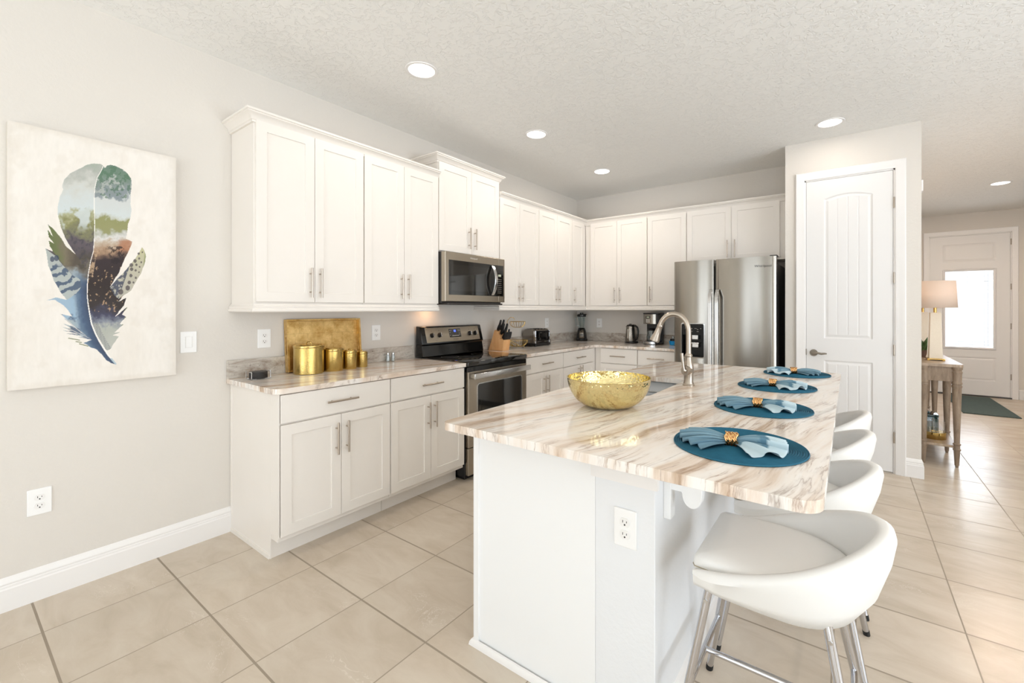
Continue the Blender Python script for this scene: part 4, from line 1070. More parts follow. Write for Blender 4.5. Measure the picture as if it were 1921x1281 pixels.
    # right vane
    val = V + (n1 - .5) * 30 + (n2 - .5) * 8
    c = ramp(val, [(300, '66806F'), (330, '6F8A77'), (350, '8A9794'), (368, '8F9AA0'), (373, 'DDE0DD'), (400, 'DCE5E4'), (409, 'C9CBB8'), (414, '97985E'), (432, '9B9B64'), (440, 'C9C9BD'), (447, 'E6E4DF'), (454, 'CBB79F'), (466, 'B08D6D'), (478, '6E5546'), (490, '33262A'), (540, '2E2320'), (575, '38302F'), (592, '454560'), (604, '8C93A0'), (612, 'B9BCB1'), (660, 'C8CAC0')])
    lay(mr, c)
    lay(mr & (V < 372), '4E7458', .75 * smoothstep(.52, .60, n2) * smoothstep(178, 190, U)); lay(mr & (V < 365), 'B9BDB8', .8 * smoothstep(.60, .68, fbm(U, V, 8, 71)))
    lay(mr & (V > 445) & (V < 480), 'B5714A', .7 * smoothstep(447, 453, V) * (1 - smoothstep(468, 478, V + (n1 - .5) * 12)) * smoothstep(214, 232, U + (n1 - .5) * 10)); lay(mr & (V > 462) & (V < 495), '241A1E', .85 * smoothstep(.5, .58, n2) * smoothstep(188, 215, U))
    lay(mr & (V > 500) & (V < 585), 'C9A27A', .75 * smoothstep(.66, .72, fbm(U * 1.2 + V * .5, V - U * .6, 6, 81)))
    lay(mr & (V > 470) & (V < 520) & (dr_ < 9), 'C7A580', .8 * smoothstep(.35, .6, n2))
    spot = inside(T2([(848, 345), (930, 250), (1022, 160), (1080, 90), (1140, 10)]) + T1([(1260, 1060), (1290, 1100), (1306, 1160), (1290, 1250)]) + T2([(1246, 10), (1232, 80), (1190, 190), (1110, 320), (1085, 378), (1000, 430), (945, 470), (900, 430)]), Uw, Vw)
    lay(spot, ramp(V + (n1 - .5) * 10, [(460, 'CFCB97'), (500, 'CDC7AC'), (540, 'C8C2B0'), (560, 'BDB9A8')]), .95)
    lay(spot, '7F8C49', .8 * (T2([(0, 0)])[0][0] * 0 + smoothstep(268, 272, U + (V - 490) * .12)))
    lay(spot & (U < 236 + (520 - V) * .35), '35405C', .9 * smoothstep(.38, .5, n2)); lay(spot & (U < 222 + (520 - V) * .3), '2B2626', .8 * smoothstep(.45, .55, n1))
    for a, c_, r in ((1125, 55, 18), (1085, 100, 20), (1088, 145, 18), (1140, 97, 12), (1080, 215, 17), (1062, 290, 18), (1045, 350, 25), (970, 392, 27), (1132, 158, 12), (1134, 240, 12), (1175, 120, 9), (1168, 178, 8), (1193, 70, 10), (1170, 28, 11), (1108, 290, 10), (1165, -25, 12), (1205, -40, 9)):
        q = T2([(a, c_)])[0]; lay(np.hypot(U - q[0], (V - q[1]) * .9) < r / 5.822, '4A4048', .85)
    lay(mr & (V > 596) & (dr_ < 12), '3E4160', .6 * (np.sin((V - U * .6) * 2.2) > .1))
    # shaft
    wid = .55 + .8 * smoothstep(.45, .8, tr_) * (1 - .5 * smoothstep(.93, 1, tr_)); lay((dr_ < wid), 'EFEBE4', 1.0); lay((dr_ < 1.6) & (V > 672), '9FB6C4', .9)
    mm = (ml | mr)[..., None]; col = np.where(mm & (dr_ >= wid)[..., None], col * .80, col)
    g_ = col.mean(-1, keepdims=True); col = g_ + (col - g_) * .85
    col = np.clip(col, 0.003, .92)
    verts = np.stack([np.full(Yg.shape, 0.0385), Yg, Zg], -1).reshape(-1, 3)
    idx = np.arange(ny * nz).reshape(ny, nz)
    F = np.stack([idx[:-1, :-1], idx[1:, :-1], idx[1:, 1:], idx[:-1, 1:]], -1).reshape(-1, 4)
    me = bpy.data.meshes.new('painted_face'); me.from_pydata((verts - np.array([.02, .508, 1.6])).tolist(), [], F.tolist()); me.update()
    at = me.color_attributes.new('paint', 'FLOAT_COLOR', 'POINT'); rgba = np.ones((ny * nz, 4)); rgba[:, :3] = col.reshape(-1, 3); at.data.foreach_set('color', rgba.ravel())
    me.materials.append(M['canvas']); return me
pt = thing('painting', 'tall unframed canvas painting of a blue, green and brown feather on the left wall', 'painting', (.02, .508, 1.6))
o = bpy.data.objects.new('painted_face', paint_canvas()); COL.objects.link(o); o.parent = pt
b = MB(); b.box((.002, AY0, AZ0), (.0382, AY1, AZ1)); b.out('canvas', M['canvas_side'], pt, smooth=0, bevel=.002)

# ------------------------------------------------------------------ things on the left counter
CT = 0.935
tr = thing('tray', 'gold leaf rectangular tray leaning against the wall behind the canisters', 'tray', (.09, 1.66, CT))
a_ = math.asin(.026 / .352); TM = Matrix.Translation((.031, 1.66, CT + .002)) @ Matrix.Rotation(-a_, 4, 'Y') @ Matrix(((0, 0, 1, 0), (1, 0, 0, 0), (0, 1, 0, 0), (0, 0, 0, 1)))
HW, TH = .268, .352
b = MB(TM); b.box((-HW + .006, .006, 0), (HW - .006, TH - .006, .008)); b.out('base', M['leaf'], tr, smooth=0)
b = MB(TM)
def wall_bar(x0, w0, x1, w1, lean):
    pass
t_ = .012; Dp = .043
b.box((-HW, 0, 0), (HW, t_, Dp)); b.out('long_side', M['leaf'], tr, smooth=0, bevel=.0015)
b = MB(TM); b.box((-HW, TH - t_, 0), (HW, TH, Dp)); b.out('long_side', M['leaf'], tr, smooth=0, bevel=.0015)
for s in (-1, 1):
    b = MB(TM); ho = [(.115, .014), (.235, .014), (.235, .031), (.115, .031)]
    u0, u1 = sorted((s * HW, s * (HW - t_)))
    M2 = TM @ Matrix(((0, 0, 1, 0), (1, 0, 0, 0), (0, 1, 0, 0), (0, 0, 0, 1)))
    b.M = M2; b.slab([(t_, 0), (TH - t_, 0), (TH - t_, Dp), (t_, Dp)], [rounded_poly([(p[0], p[1], .008) for p in ho], .008, 5)], u0, u1)
    b.out('handled_side', M['leaf'], tr, smooth=0)

def canister(c, r, ht, lab, ang):
    t = thing('canister', lab, 'canister', (c[0], c[1], CT), 'hammered brass canisters')
    b = MB(); b.lathe([(r * .97, 0), (r, .003), (r, ht - .006), (r * .985, ht)], (c[0], c[1], CT + .0005), 64); b.out('body', M['brass'], t)
    b = MB(); b.lathe([(r * 1.02, ht - .010), (r * 1.03, ht - .008), (r * 1.03, ht + .004), (r * 1.01, ht + .007), (r * .86, ht + .008), (r * .82, ht + .013), (0, ht + .0145)], (c[0], c[1], CT + .0005), 64); ld = b.out('lid', M['brassp'], t)
    b = MB(); rr = max(.009, r * .19); pts = [(c[0] + math.cos(ang) * rr * math.cos(k / 12 * PI), c[1] + math.sin(ang) * rr * math.cos(k / 12 * PI), CT + ht + .013 + rr * .95 * math.sin(k / 12 * PI)) for k in range(13)]
    b.tube(pts, .0026 + r * .012, 10); b.out('knob', M['brassp'], ld)
canister((.176, 1.474), .091, .180, 'largest of the four hammered brass canisters, at the left end of the row', .6)
canister((.186, 1.636), .065, .145, 'second largest hammered brass canister, right of the largest one', -.6)
canister((.192, 1.755), .0465, .121, 'third hammered brass canister, second smallest in the row', .6)
canister((.176, 1.862), .038, .104, 'smallest hammered brass canister at the right end of the row', -.6)

cs = thing('coaster_holder', 'chrome wire coaster holder at the free end of the left counter', 'coaster holder', (.160, 1.177, CT))
b = MB(); ax, ay = .160, 1.177
for s in (-1, 1):
    yy = ay + s * .052
    b.tube([(ax + .035, yy + s * .004, CT + .050), (ax + .038, yy, CT + .044), (ax + .038, yy, CT + .006), (ax + .036, yy - s * .006, CT + .0034), (ax + .030, yy - s * .02, CT + .0034)], .0028, 8)
    b.tube([(ax - .035, yy + s * .004, CT + .050), (ax - .038, yy, CT + .044), (ax - .038, yy, CT + .006), (ax - .036, yy - s * .006, CT + .0034), (ax - .030, yy - s * .02, CT + .0034)], .0028, 8)
    b.tube([(ax - .036, yy, CT + .045), (ax + .036, yy, CT + .045)], .0028, 8)
b.tube([(ax + .036, ay - .046, CT + .0034), (ax + .036, ay + .046, CT + .0034)], .0028, 8); b.tube([(ax - .036, ay - .046, CT + .0034), (ax - .036, ay + .046, CT + .0034)], .0028, 8)
b.out('frame', M['chrome'], cs)
for k in range(7):
    b = MB(); z = CT + .0062 + k * .0056; b.lathe([(.0475, 0), (.0485, .001), (.0485, .004), (.0475, .005), (0, .005)], (ax, ay, z), 40)
    tag(b.out('coaster', M['cork'], org=(ax, ay, z)), ['bottom dark coaster in the chrome holder', 'second dark coaster from the bottom of the chrome holder', 'third dark coaster from the bottom of the chrome holder', 'middle dark coaster of the stack in the chrome holder',
        'third dark coaster from the top of the chrome holder', 'second dark coaster from the top of the chrome holder', 'topmost dark coaster in the chrome holder'][k], 'coaster', 'dark round coasters stacked in the chrome holder')

for k, (x, y, lab) in enumerate(((.052, 2.170, 'left one of the two small clear glass shakers beside the range'), (.070, 2.207, 'right one of the two small clear glass shakers beside the range'))):
    t = thing('shaker', lab, 'shaker', (x, y, CT), 'glass salt and pepper shakers')
    b = MB(); b.lathe([(.014, 0), (.0155, .004), (.0155, .03), (.012, .05), (.012, .056)], (x, y, CT + .0005), 12); b.out('jar', M['jar'], t, smooth=10)
    b = MB(); b.lathe([(.011, .002), (.0125, .004), (.0125, .025), (0, .025)], (x, y, CT + .0005), 12); b.out('salt', M['white' if k == 0 else 'tooth'], t)
    b = MB(); b.lathe([(.0125, .055), (.013, .066), (.010, .073), (0, .075)], (x, y, CT + .0005), 20); b.out('cap', M['steelh'], t)

# ------------------------------------------------------------------ knife block and knives
kb = thing('knife_block', 'stepped beech knife block on the counter right of the range', 'knife block', (.15, 3.44, CT))
b = MB(); b.prism([(.045, CT + .001), (.235, CT + .001), (.252, 1.045), (.197, 1.062), (.206, 1.090), (.165, 1.108), (.172, 1.129), (.128, 1.146)], 'y', 3.388, 3.492); b.out('block', M['block'], kb, smooth=0, bevel=.002)
KD = Vector((.366, 0, .93))
def knife(x, z, y, ln, w, lab, grp):
    t = thing('kitchen_knife', lab, 'knife', (x, y, z), grp); p = Vector((x, y, z))
    b = MB(); n = 9; side = Vector((.93, 0, -.366)); rows = []
    for k in range(n):
        s = k / (n - 1); q = p + KD * (.002 + s * ln); ww = 1.2 * w * (.80 + .22 * math.sin(s * 5.2 + .4)) * (1 if k < n - 1 else .7); hh = min(.0095, w * .82) if 0 < k < n - 1 else .0055
        q = q + side * (.004 * math.sin(s * 3.1))
        rows.append([b.v(q + side * ww + Vector((0, hh, 0))), b.v(q - side * ww + Vector((0, hh, 0))), b.v(q - side * ww - Vector((0, hh, 0))), b.v(q + side * ww - Vector((0, hh, 0)))])
    for A, B in zip(rows, rows[1:]): b.bridge(A, B)
    b.f(rows[0][::-1]); b.f(rows[-1]); b.out('handle', M['blackp'], t, smooth=50, bevel=.003)
    b = MB(); q0 = p - KD * .03; q1 = p + KD * .004
    rr = [[b.v(q + side * w * .6 + Vector((0, .0012, 0))), b.v(q - side * w * .6 + Vector((0, .0012, 0))), b.v(q - side * w * .6 - Vector((0, .0012, 0))), b.v(q + side * w * .6 - Vector((0, .0012, 0)))] for q in (q0, q1)]
    b.bridge(*rr); b.f(rr[0]); b.f(rr[1]); b.out('blade', M['steelh'], t, smooth=0)
GK = 'black handled knives in the beech block'
knife(.148, 1.139, 3.415, .118, .012, 'black knife handle standing highest at the near back corner of the block', GK)
knife(.148, 1.139, 3.462, .118, .012, 'black knife handle standing highest at the far back corner of the block', GK)
knife(.1930, 1.100, 3.412, .120, .0115, 'thick black knife handle in the second step, near side of the block', GK)
knife(.1905, 1.099, 3.465, .120, .012, 'black knife handle in the second step, far side of the block', GK)
knife(.2195, 1.057, 3.410, .108, .010, 'black knife handle in front of the thick one, near side of the block', GK)
knife(.2195, 1.057, 3.468, .104, .010, 'black knife handle in the third row, far side of the block', GK)
for k in range(6):
    knife(.2415, 1.0505, 3.398 + k * .0172, .082, .008, ['steak knife nearest the camera in the front row of the block', 'second steak knife from the camera in the front row of the block', 'third steak knife from the camera in the front row of the block', 'fourth steak knife from the camera in the front row of the block', 'fifth steak knife from the camera in the front row of the block', 'farthest steak knife in the front row of the block'][k], 'steak knives in the front row of the block')

# ------------------------------------------------------------------ two-tier fruit basket
bk = thing('fruit_basket', 'empty two-tier gold wire fruit basket between the knife block and the toaster', 'fruit basket', (.150, 3.74, CT))
bx, by = .150, 3.74
def wire_bowl(name, cx, cy, r, z0, z1, n, par):
    b = MB(); r0 = r * .28
    b.tube([(cx + r * math.cos(a), cy + r * math.sin(a), z1) for a in [2 * PI * k / 40 for k in range(40)]], .0026, 6, closed=True)
    b.tube([(cx + r0 * math.cos(a), cy + r0 * math.sin(a), z0) for a in [2 * PI * k / 24 for k in range(24)]], .0022, 6, closed=True)
    for k in range(n):
        a = 2 * PI * k / n; pts = []
        for j in range(8):
            t = j / 7; rr = r0 + (r - r0) * math.sin(t * PI / 2) ** .9; z = z0 + (z1 - z0) * (1 - math.cos(t * PI / 2)); pts.append((cx + rr * math.cos(a), cy + rr * math.sin(a), z))
        b.tube(pts, .0016, 5)
    return b.out(name, M['wire'], par)
wire_bowl('lower_bowl', bx, by, .112, CT + .018, CT + .088, 30, bk); wire_bowl('upper_bowl', bx, by, .086, CT + .225, CT + .288, 18, bk)
b = MB(); sx, sy = bx - .066, by - .050
for s in (-1, 1): b.tube([(bx + .02 * s, by + s * .03, CT + .018), (bx - .085 + s * .006, by - .066 + s * .008, CT + .09), (bx - .092 + s * .002, by - .072, CT + .20), (bx - .085, by - .068, CT + .30), (bx - .06, by - .05, CT + .335), (bx - .03, by - .03, CT + .332), (bx - .022, by - .025, CT + .31)], .0028, 8)
for a in (.3, 2.4, 4.5): b.tube([(bx + .03 * math.cos(a), by + .03 * math.sin(a), CT + .018), (bx + .075 * math.cos(a), by + .075 * math.sin(a), CT + .030), (bx + .082 * math.cos(a), by + .082 * math.sin(a), CT + .0045)], .0028, 8)
b.out('stand', M['wire'], bk)

# ------------------------------------------------------------------ toaster
ts = thing('toaster', 'four-slice chrome and black toaster on the counter below the left-wall outlet', 'toaster', (.12, 4.13, CT))
TY0, TY1 = 3.985, 4.275
b = MB(); b.box((.032, TY0 - .004, CT + .008), (.222, TY1 + .004, CT + .034)); [b.cyl((x, y, CT + .0005), (x, y, CT + .009), .012, seg=14) for x in (.05, .205) for y in (TY0 + .02, TY1 - .02)]; b.out('base', M['blackp'], ts, smooth=0, bevel=.004)
b = MB(); P = rounded_poly([(.036, CT + .034, 0), (.196, CT + .034, 0), (.196, CT + .196, .03), (.036, CT + .196, .05)], .03, 8); b.prism(P, 'y', TY0, TY1); b.out('shell', M['darkchrome'], ts, smooth=30, bevel=.004)
b = MB(); b.box((.190, TY0 + .012, CT + .034), (.214, TY1 - .012, CT + .180)); b.out('front_panel', M['black'], ts, smooth=0, bevel=.006)
for y in (TY0 + .004, TY1 - .016):
    b = MB(); b.box((.188, y, CT + .034), (.216, y + .012, CT + .180)); b.out('chrome_edge', M['chrome'], ts, smooth=0, bevel=.004)
for k in range(2):
    y = TY0 + .075 + k * .14
    b = MB(); b.box((.214, y - .006, CT + .085), (.2155, y + .006, CT + .165)); b.out('lever_slot', M['chrome'], ts, smooth=0)
    b = MB(); b.box((.214, y - .022, CT + .150), (.238, y + .022, CT + .164)); b.out('lever', M['blackp'], ts, smooth=0, bevel=.004)
    b = MB(); b.cyl((.214, y, CT + .085), (.226, y, CT + .085), .016, seg=24); b.out('browning_dial', M['blackp'], ts)
    b = MB(); b.box((.214, y - .04, CT + .050), (.2156, y + .04, CT + .055)); b.out('trim_line', M['chrome'], ts, smooth=0)
b = MB()
for k in range(4):
    y = TY0 + .04 + k * .063; b.box((.055, y, CT + .1955), (.180, y + .026, CT + .1975))
b.out('bread_slots', M['slot'], ts, smooth=0)
b = MB(); b.tube([(.20, TY1 + .002, CT + .06), (.21, TY1 + .02, CT + .065), (.205, TY1 + .03, CT + .04), (.19, TY1 + .025, CT + .022), (.15, TY1 + .03, CT + .004), (.05, TY1 + .02, CT + .004)], .003, 8); b.out('power_cord', M['rubber'], ts)

# ------------------------------------------------------------------ blender
bl = thing('blender', 'blender with glass jar and black lid standing in the corner of the counters', 'blender', (.150, 5.135, CT))
X, Y = .150, 5.135
b = MB(); b.lathe([(.078, 0), (.080, .006), (.080, .022), (.072, .030), (.066, .09), (.056, .135), (.044, .165), (.040, .172)], (X, Y, CT + .001), 40); b.out('motor_base', M['black'], bl)
CD = Vector((3.1 - X, -Y)).normalized(); CR = Vector((-CD.y, CD.x))
b = MB()
rows = []
for z, r, hw in ((.030, .0735, .036), (.09, .0675, .032), (.150, .053, .024)):
    row = []
    for k in range(9):
        a = (k / 8 - .5) * 2 * hw / r; d = CD * math.cos(a) + CR * math.sin(a); row.append(b.v((X + d.x * (r + .001), Y + d.y * (r + .001), CT + z)))
    rows.append(row)
for A, B in zip(rows, rows[1:]): b.bridge(A, B, closed=False)
b.out('face_plate', M['steel'], bl, solid=.0015)
b = MB(); row2 = []
for z in (.075, .087):
    row = []
    for k in range(7):
        a = (k / 6 - .5) * .72; d = CD * math.cos(a) + CR * math.sin(a); r = .0705; row.append(b.v((X + d.x * r, Y + d.y * r, CT + z)))
    row2.append(row)
b.bridge(*row2, closed=False); b.out('button_strip', M['blackp'], bl, solid=.003)
b = MB(); b.lathe([(.030, .172), (.036, .185), (.050, .30), (.054, .325), (.052, .325), (.048, .30), (.034, .187), (.028, .180)], (X, Y, CT), 40, False, False); jr = b.out('jar', M['jar'], bl, keepn=False)
hd = CD * .1 - CR * 1.0; hd = hd.normalized()
b = MB(); b.tube([(X - CR.x * r * -1 * -1, Y - CR.y * r * -1 * -1, CT + z) for r, z in ((.050, .312), (.078, .308), (.084, .27), (.074, .22), (.038, .19))], .0065, 10); b.out('jar_handle', M['jar'], jr)
b = MB(); b.lathe([(.056, .322), (.060, .326), (.060, .350), (.050, .356), (.024, .358), (.024, .372), (.020, .376), (0, .376)], (X, Y, CT), 32); b.box((X + .035, Y - .012, CT + .350), (X + .075, Y + .012, CT + .358)); b.out('lid', M['blackp'], bl)

# ------------------------------------------------------------------ kettle
kt = thing('kettle', 'stainless electric kettle with black handle on the back counter', 'kettle', (.856, 5.135, CT)); X, Y = .856, 5.135
b = MB(); b.lathe([(.082, 0), (.084, .004), (.083, .016), (.070, .021), (0, .021)], (X + .012, Y, CT + .001), 40); b.out('base', M['blackp'], kt)
b = MB(); b.lathe([(.063, .023), (.065, .03), (.060, .13), (.052, .205), (.050, .212)], (X, Y, CT), 48); kbod = b.out('body', M['steel'], kt)
b = MB(); b.prism([(X - .060, CT + .212), (X - .045, CT + .165), (X - .045, CT + .212)], 'y', Y - .016, Y + .016); b.out('spout', M['steel'], kbod, bevel=.004)
b = MB(); b.lathe([(.050, .210), (.052, .214), (.046, .226), (.020, .232), (.012, .240), (0, .241)], (X, Y, CT), 36); b.out('lid', M['black'], kt)
b = MB(); b.tube([(X + .035, Y - .006, CT + .222), (X + .066, Y - .008, CT + .218), (X + .094, Y - .01, CT + .195), (X + .104, Y - .01, CT + .15), (X + .100, Y - .01, CT + .09), (X + .082, Y - .008, CT + .05), (X + .055, Y - .006, CT + .036)], [.012, .013, .012, .0115, .0115, .012, .012], 14); b.out('handle', M['black'], kt)
b = MB(); d = Vector((3.1 - X, -Y)).normalized(); e2 = Vector((-d.y, d.x)); rr = []
for z in (.06, .175):
    r_ = .0645 - (z - .03) * .055; rr.append([b.v((X + (d * math.cos(a) + e2 * math.sin(a)).x * (r_ + .0012), Y + (d * math.cos(a) + e2 * math.sin(a)).y * (r_ + .0012), CT + z)) for a in (-.68, -.56, -.44)])
b.bridge(*rr, closed=False); b.out('water_window', M['tooth'], kbod, solid=.001)

# ------------------------------------------------------------------ coffee maker
cf = thing('coffee_maker', 'black and steel drip coffee maker beside the refrigerator', 'coffee maker', (1.155, 5.13, CT)); X, Y = 1.155, 5.13
b = MB(); b.box((X - .095, Y - .10, CT + .001), (X + .095, Y + .10, CT + .035)); b.box((X - .095, Y + .02, CT + .03), (X + .095, Y + .10, CT + .25)); b.out('body', M['blackp'], cf, smooth=0, bevel=.01)
def bowed(x0, x1, y0, bulge, z0, z1, back):
    bb = MB(); P = [(x0 + (x1 - x0) * k / 12, y0 - bulge * (1 - (2 * k / 12 - 1) ** 2)) for k in range(13)] + [(x1, back), (x0, back)]; bb.prism(P, 'z', z0, z1); return bb
b = bowed(X - .095, X + .095, Y - .085, .02, CT + .245, CT + .365, Y + .10); hd_ = b.out('brew_head', M['steel'], cf, smooth=30, bevel=.003)
b = bowed(X - .097, X + .097, Y - .087, .02, CT + .365, CT + .377, Y + .10); b.out('lid', M['blackp'], cf, smooth=30, bevel=.003)
b = MB(); b.box((X + .062, Y - .095, CT + .245), (X + .0965, Y + .102, CT + .366)); b.out('side_panel', M['blackp'], cf, smooth=0, bevel=.004)
b = MB(); b.box((X - .055, Y - .1075, CT + .315), (X + .0, Y - .098, CT + .340)); dp_ = b.out('display', M['blackglass'], hd_, smooth=0)
b = MB(); b.box((X - .045, Y - .1083, CT + .320), (X - .012, Y - .107, CT + .335)); b.out('clock', M['greylcd'], dp_, smooth=0)
b = MB()
for r in range(4):
    for c in range(2): b.box((X - .052 + c * .025, Y - .1080, CT + .262 + r * .0115), (X - .031 + c * .025, Y - .098, CT + .270 + r * .0115))
b.out('buttons', M['tooth'], hd_, smooth=0, bevel=.001)
b = MB(); b.lathe([(.050, .037), (.060, .05), (.063, .09), (.052, .145), (.045, .165), (.042, .165), (.050, .143), (.060, .09), (.057, .052), (.047, .04)], (X - .01, Y - .03, CT), 36, False, False); b.out('carafe', M['jar'], cf)
b = MB(); b.lathe([(.046, .165), (.048, .180), (.030, .19), (0, .19)], (X - .01, Y - .03, CT), 30); b.out('carafe_lid', M['blackp'], cf)
b = MB(); b.tube([(X + .035, Y - .05, CT + .165), (X + .085, Y - .085, CT + .155), (X + .09, Y - .09, CT + .10), (X + .05, Y - .07, CT + .06)], .009, 12); b.out('carafe_handle', M['blackp'], cf)
b = MB(); b.lathe([(.062, .035), (.062, .037), (0, .037)], (X - .01, Y - .03, CT), 36); b.out('warming_plate', M['darkgrey'], cf)
b = bowed(X - .096, X + .06, Y - .098, .015, CT + .006, CT + .034, Y - .08); b.out('base_band', M['steelh'], cf, smooth=30)

t = thing('sponge_holder', 'bright blue scrub brush holder on the back counter beside the refrigerator', 'scrub brush holder', (1.40, 5.12, CT))
b = MB(); b.lathe([(.038, 0), (.042, .004), (.047, .048), (.044, .048), (.039, .006), (0, .006)], (1.40, 5.12, CT + .001), 28, True, False); b.out('cup', M['blue'], t)
b = MB(); b.lathe([(.030, .03), (.036, .04), (.036, .068), (.032, .074), (0, .075)], (1.40, 5.12, CT + .001), 24); b.out('bristles', M['blackp'], t)
b = MB(); b.lathe([(.020, .074), (.024, .078), (.022, .10), (.008, .108), (0, .108)], (1.40, 5.12, CT + .001), 24); b.out('knob', M['jar'], t)

# ------------------------------------------------------------------ gold bowl
t = thing('decorative_bowl', 'large hammered gold bowl on the island countertop', 'bowl', (2.235, 1.742, CT))
pr = []
for k in range(25):
    s = k / 24; a = s * PI / 2; pr.append((.066 + (.184 - .066) * math.sin(a) ** 1.0 if False else .070 + .112 * math.sin(s * 1.50) , .125 * (1 - math.cos(s * 1.50)) / (1 - math.cos(1.50))))
pr = [(.0, .0), (.045, .0)] + pr; pr = pr + [(pr[-1][0] + .0015, .1265), (pr[-1][0] - .003, .1265)]
inn = [(r - .003, z + .002) for r, z in pr[::-1][2:] if r > .05] + [(0, .004)]
b = MB(); b.lathe(pr + inn, (2.235, 1.742, CT + .0005), 96, False, False); b.out('bowl', M['bowl'], t, smooth=60)

# ------------------------------------------------------------------ placemats, napkins, rings
b = MB(); prof = [(0, 0), (.1895, 0), (.1915, .0015)]
n = 29
for k in range(n):
    r0 = .1915 - k * .0066
    for j in (0, 1, 2, 3): a = j / 4 * 2 * PI; prof.append((max(r0 - j / 4 * .0066, 0), .0032 + .0024 * math.sin(a - .3)))
prof.append((0, .0026)); b.lathe([(r, z) for r, z in prof], (0, 0, 0), 120, False, False)
mat0 = tag(b.out('placemat', M['mat_'], smooth=60), None, 'placemat', 'round teal placemats on the island')
def napkin(seed, mir, patch_side):
    rs = random.Random(seed); b = MB(); cols = []
    lay = b.bm.verts.layers.float_color.new('paint')
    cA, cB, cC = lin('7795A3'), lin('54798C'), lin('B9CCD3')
    for s in (-1, 1):
        NA, NB = 22, 84; wide = (s == patch_side); npl = 4.5 if wide else 7.5; ph = rs.uniform(0, 6); L = .140 + rs.uniform(-.006, .008); half = rs.uniform(.80, .95)
        grid = []
        for i in range(NA + 1):
            a = i / NA; row = []
            for j in range(NB + 1):
                q = j / NB * 2 - 1
                fi = q * (.42 if q > 0 else .42 + (.85 if wide else .50) * min(1.0, -q * 1.6)) * (1.0 + .08 * math.sin(ph))
                Lq = L * (1 - (.05 if q > 0 else .22) * q * q + .02 * math.sin(5 * q + ph))
                x = s * (.010 + a * Lq * math.cos(fi)); y = (1 - a) * q * .010 + a * Lq * math.sin(fi) * .92 * mir
                w = (math.sin(npl * PI * q + ph)); pl = (abs(w) ** .55) * (1 if w > 0 else -1)
                amp = (.004 + .021 * a ** .6) * (1 if wide else .8)
                env = 1 - .55 * max(0, -q) ** 1.5
                zc = (.022 * (1 - a) + .0135 * a + .010 * math.sin(a * PI)) * (1.0) * env + amp * .55 * pl * env
                z = max(zc, .0012 + .0006 * j / NB) + .004 * a * a * (1 + math.sin(9 * q + ph)) * .5
                y += amp * .5 * math.cos(npl * PI * q + ph)
                v = b.v((x, y, z)); row.append(v)
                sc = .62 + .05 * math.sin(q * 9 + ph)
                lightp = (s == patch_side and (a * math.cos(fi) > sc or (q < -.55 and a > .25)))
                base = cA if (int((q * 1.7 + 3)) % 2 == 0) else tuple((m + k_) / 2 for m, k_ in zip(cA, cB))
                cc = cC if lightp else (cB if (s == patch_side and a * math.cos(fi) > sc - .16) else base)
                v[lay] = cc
            grid.append(row)
        for A, B in zip(grid, grid[1:]): b.bridge(A, B, closed=False)
    return b
def ring_mesh():
    b = MB(); b.cyl((-.0155, 0, .0225), (.0155, 0, .0225), .0185, seg=32, cap=False)
    for k in range(10):
        x0 = -.0155 + k * .00345; pts = []
        for i in range(36):
            a = 2 * PI * i / 36; pts.append((x0 + .0028 * math.sin(4 * a + k * 2.1), (.0190 + .0012 * math.sin(6 * a + k * 1.7)) * math.cos(a), .0225 + (.0190 + .0012 * math.sin(6 * a + k * 1.7)) * math.sin(a)))
        b.tube(pts, .0020, 6, closed=True)
    return b
rg0 = ring_mesh().out('napkin_ring', M['ring'], smooth=60); tag(rg0, None, 'napkin ring', 'woven napkin rings on the island')
spots = [(2.815, 1.470, 'nearest', .10, 3, 1, 1), (2.790, 2.090, 'second', .12, 8, 1, 1), (2.770, 2.700, 'third', .05, 15, -1, 1), (2.812, 3.310, 'farthest', .18, 21, -1, -1)]
words = {'nearest': ('nearest to the camera', 'of the place setting nearest to the camera'), 'second': ('second from the camera', 'of the second place setting from the camera'), 'third': ('third from the camera', 'of the third place setting from the camera'), 'farthest': ('farthest from the camera', 'of the farthest place setting')}
for i, (x, y, w, rz, seed, mir, ps) in enumerate(spots):
    m = mat0 if i == 0 else mat0.copy()
    if i: COL.objects.link(m)
    m.location = (x, y, CT + .0004); m['label'] = 'round ribbed teal placemat on the island, ' + words[w][0]
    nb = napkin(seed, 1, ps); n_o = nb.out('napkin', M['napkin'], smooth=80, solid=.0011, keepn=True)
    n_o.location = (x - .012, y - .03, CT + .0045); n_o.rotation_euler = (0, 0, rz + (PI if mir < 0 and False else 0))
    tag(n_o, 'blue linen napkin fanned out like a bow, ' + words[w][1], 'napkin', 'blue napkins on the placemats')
    r = rg0 if i == 0 else rg0.copy()
    if i: COL.objects.link(r)
    r.location = (x - .012, y - .03, CT + .0035); r.rotation_euler = (0, 0, rz); r['label'] = 'woven copper and gold napkin ring ' + words[w][1]

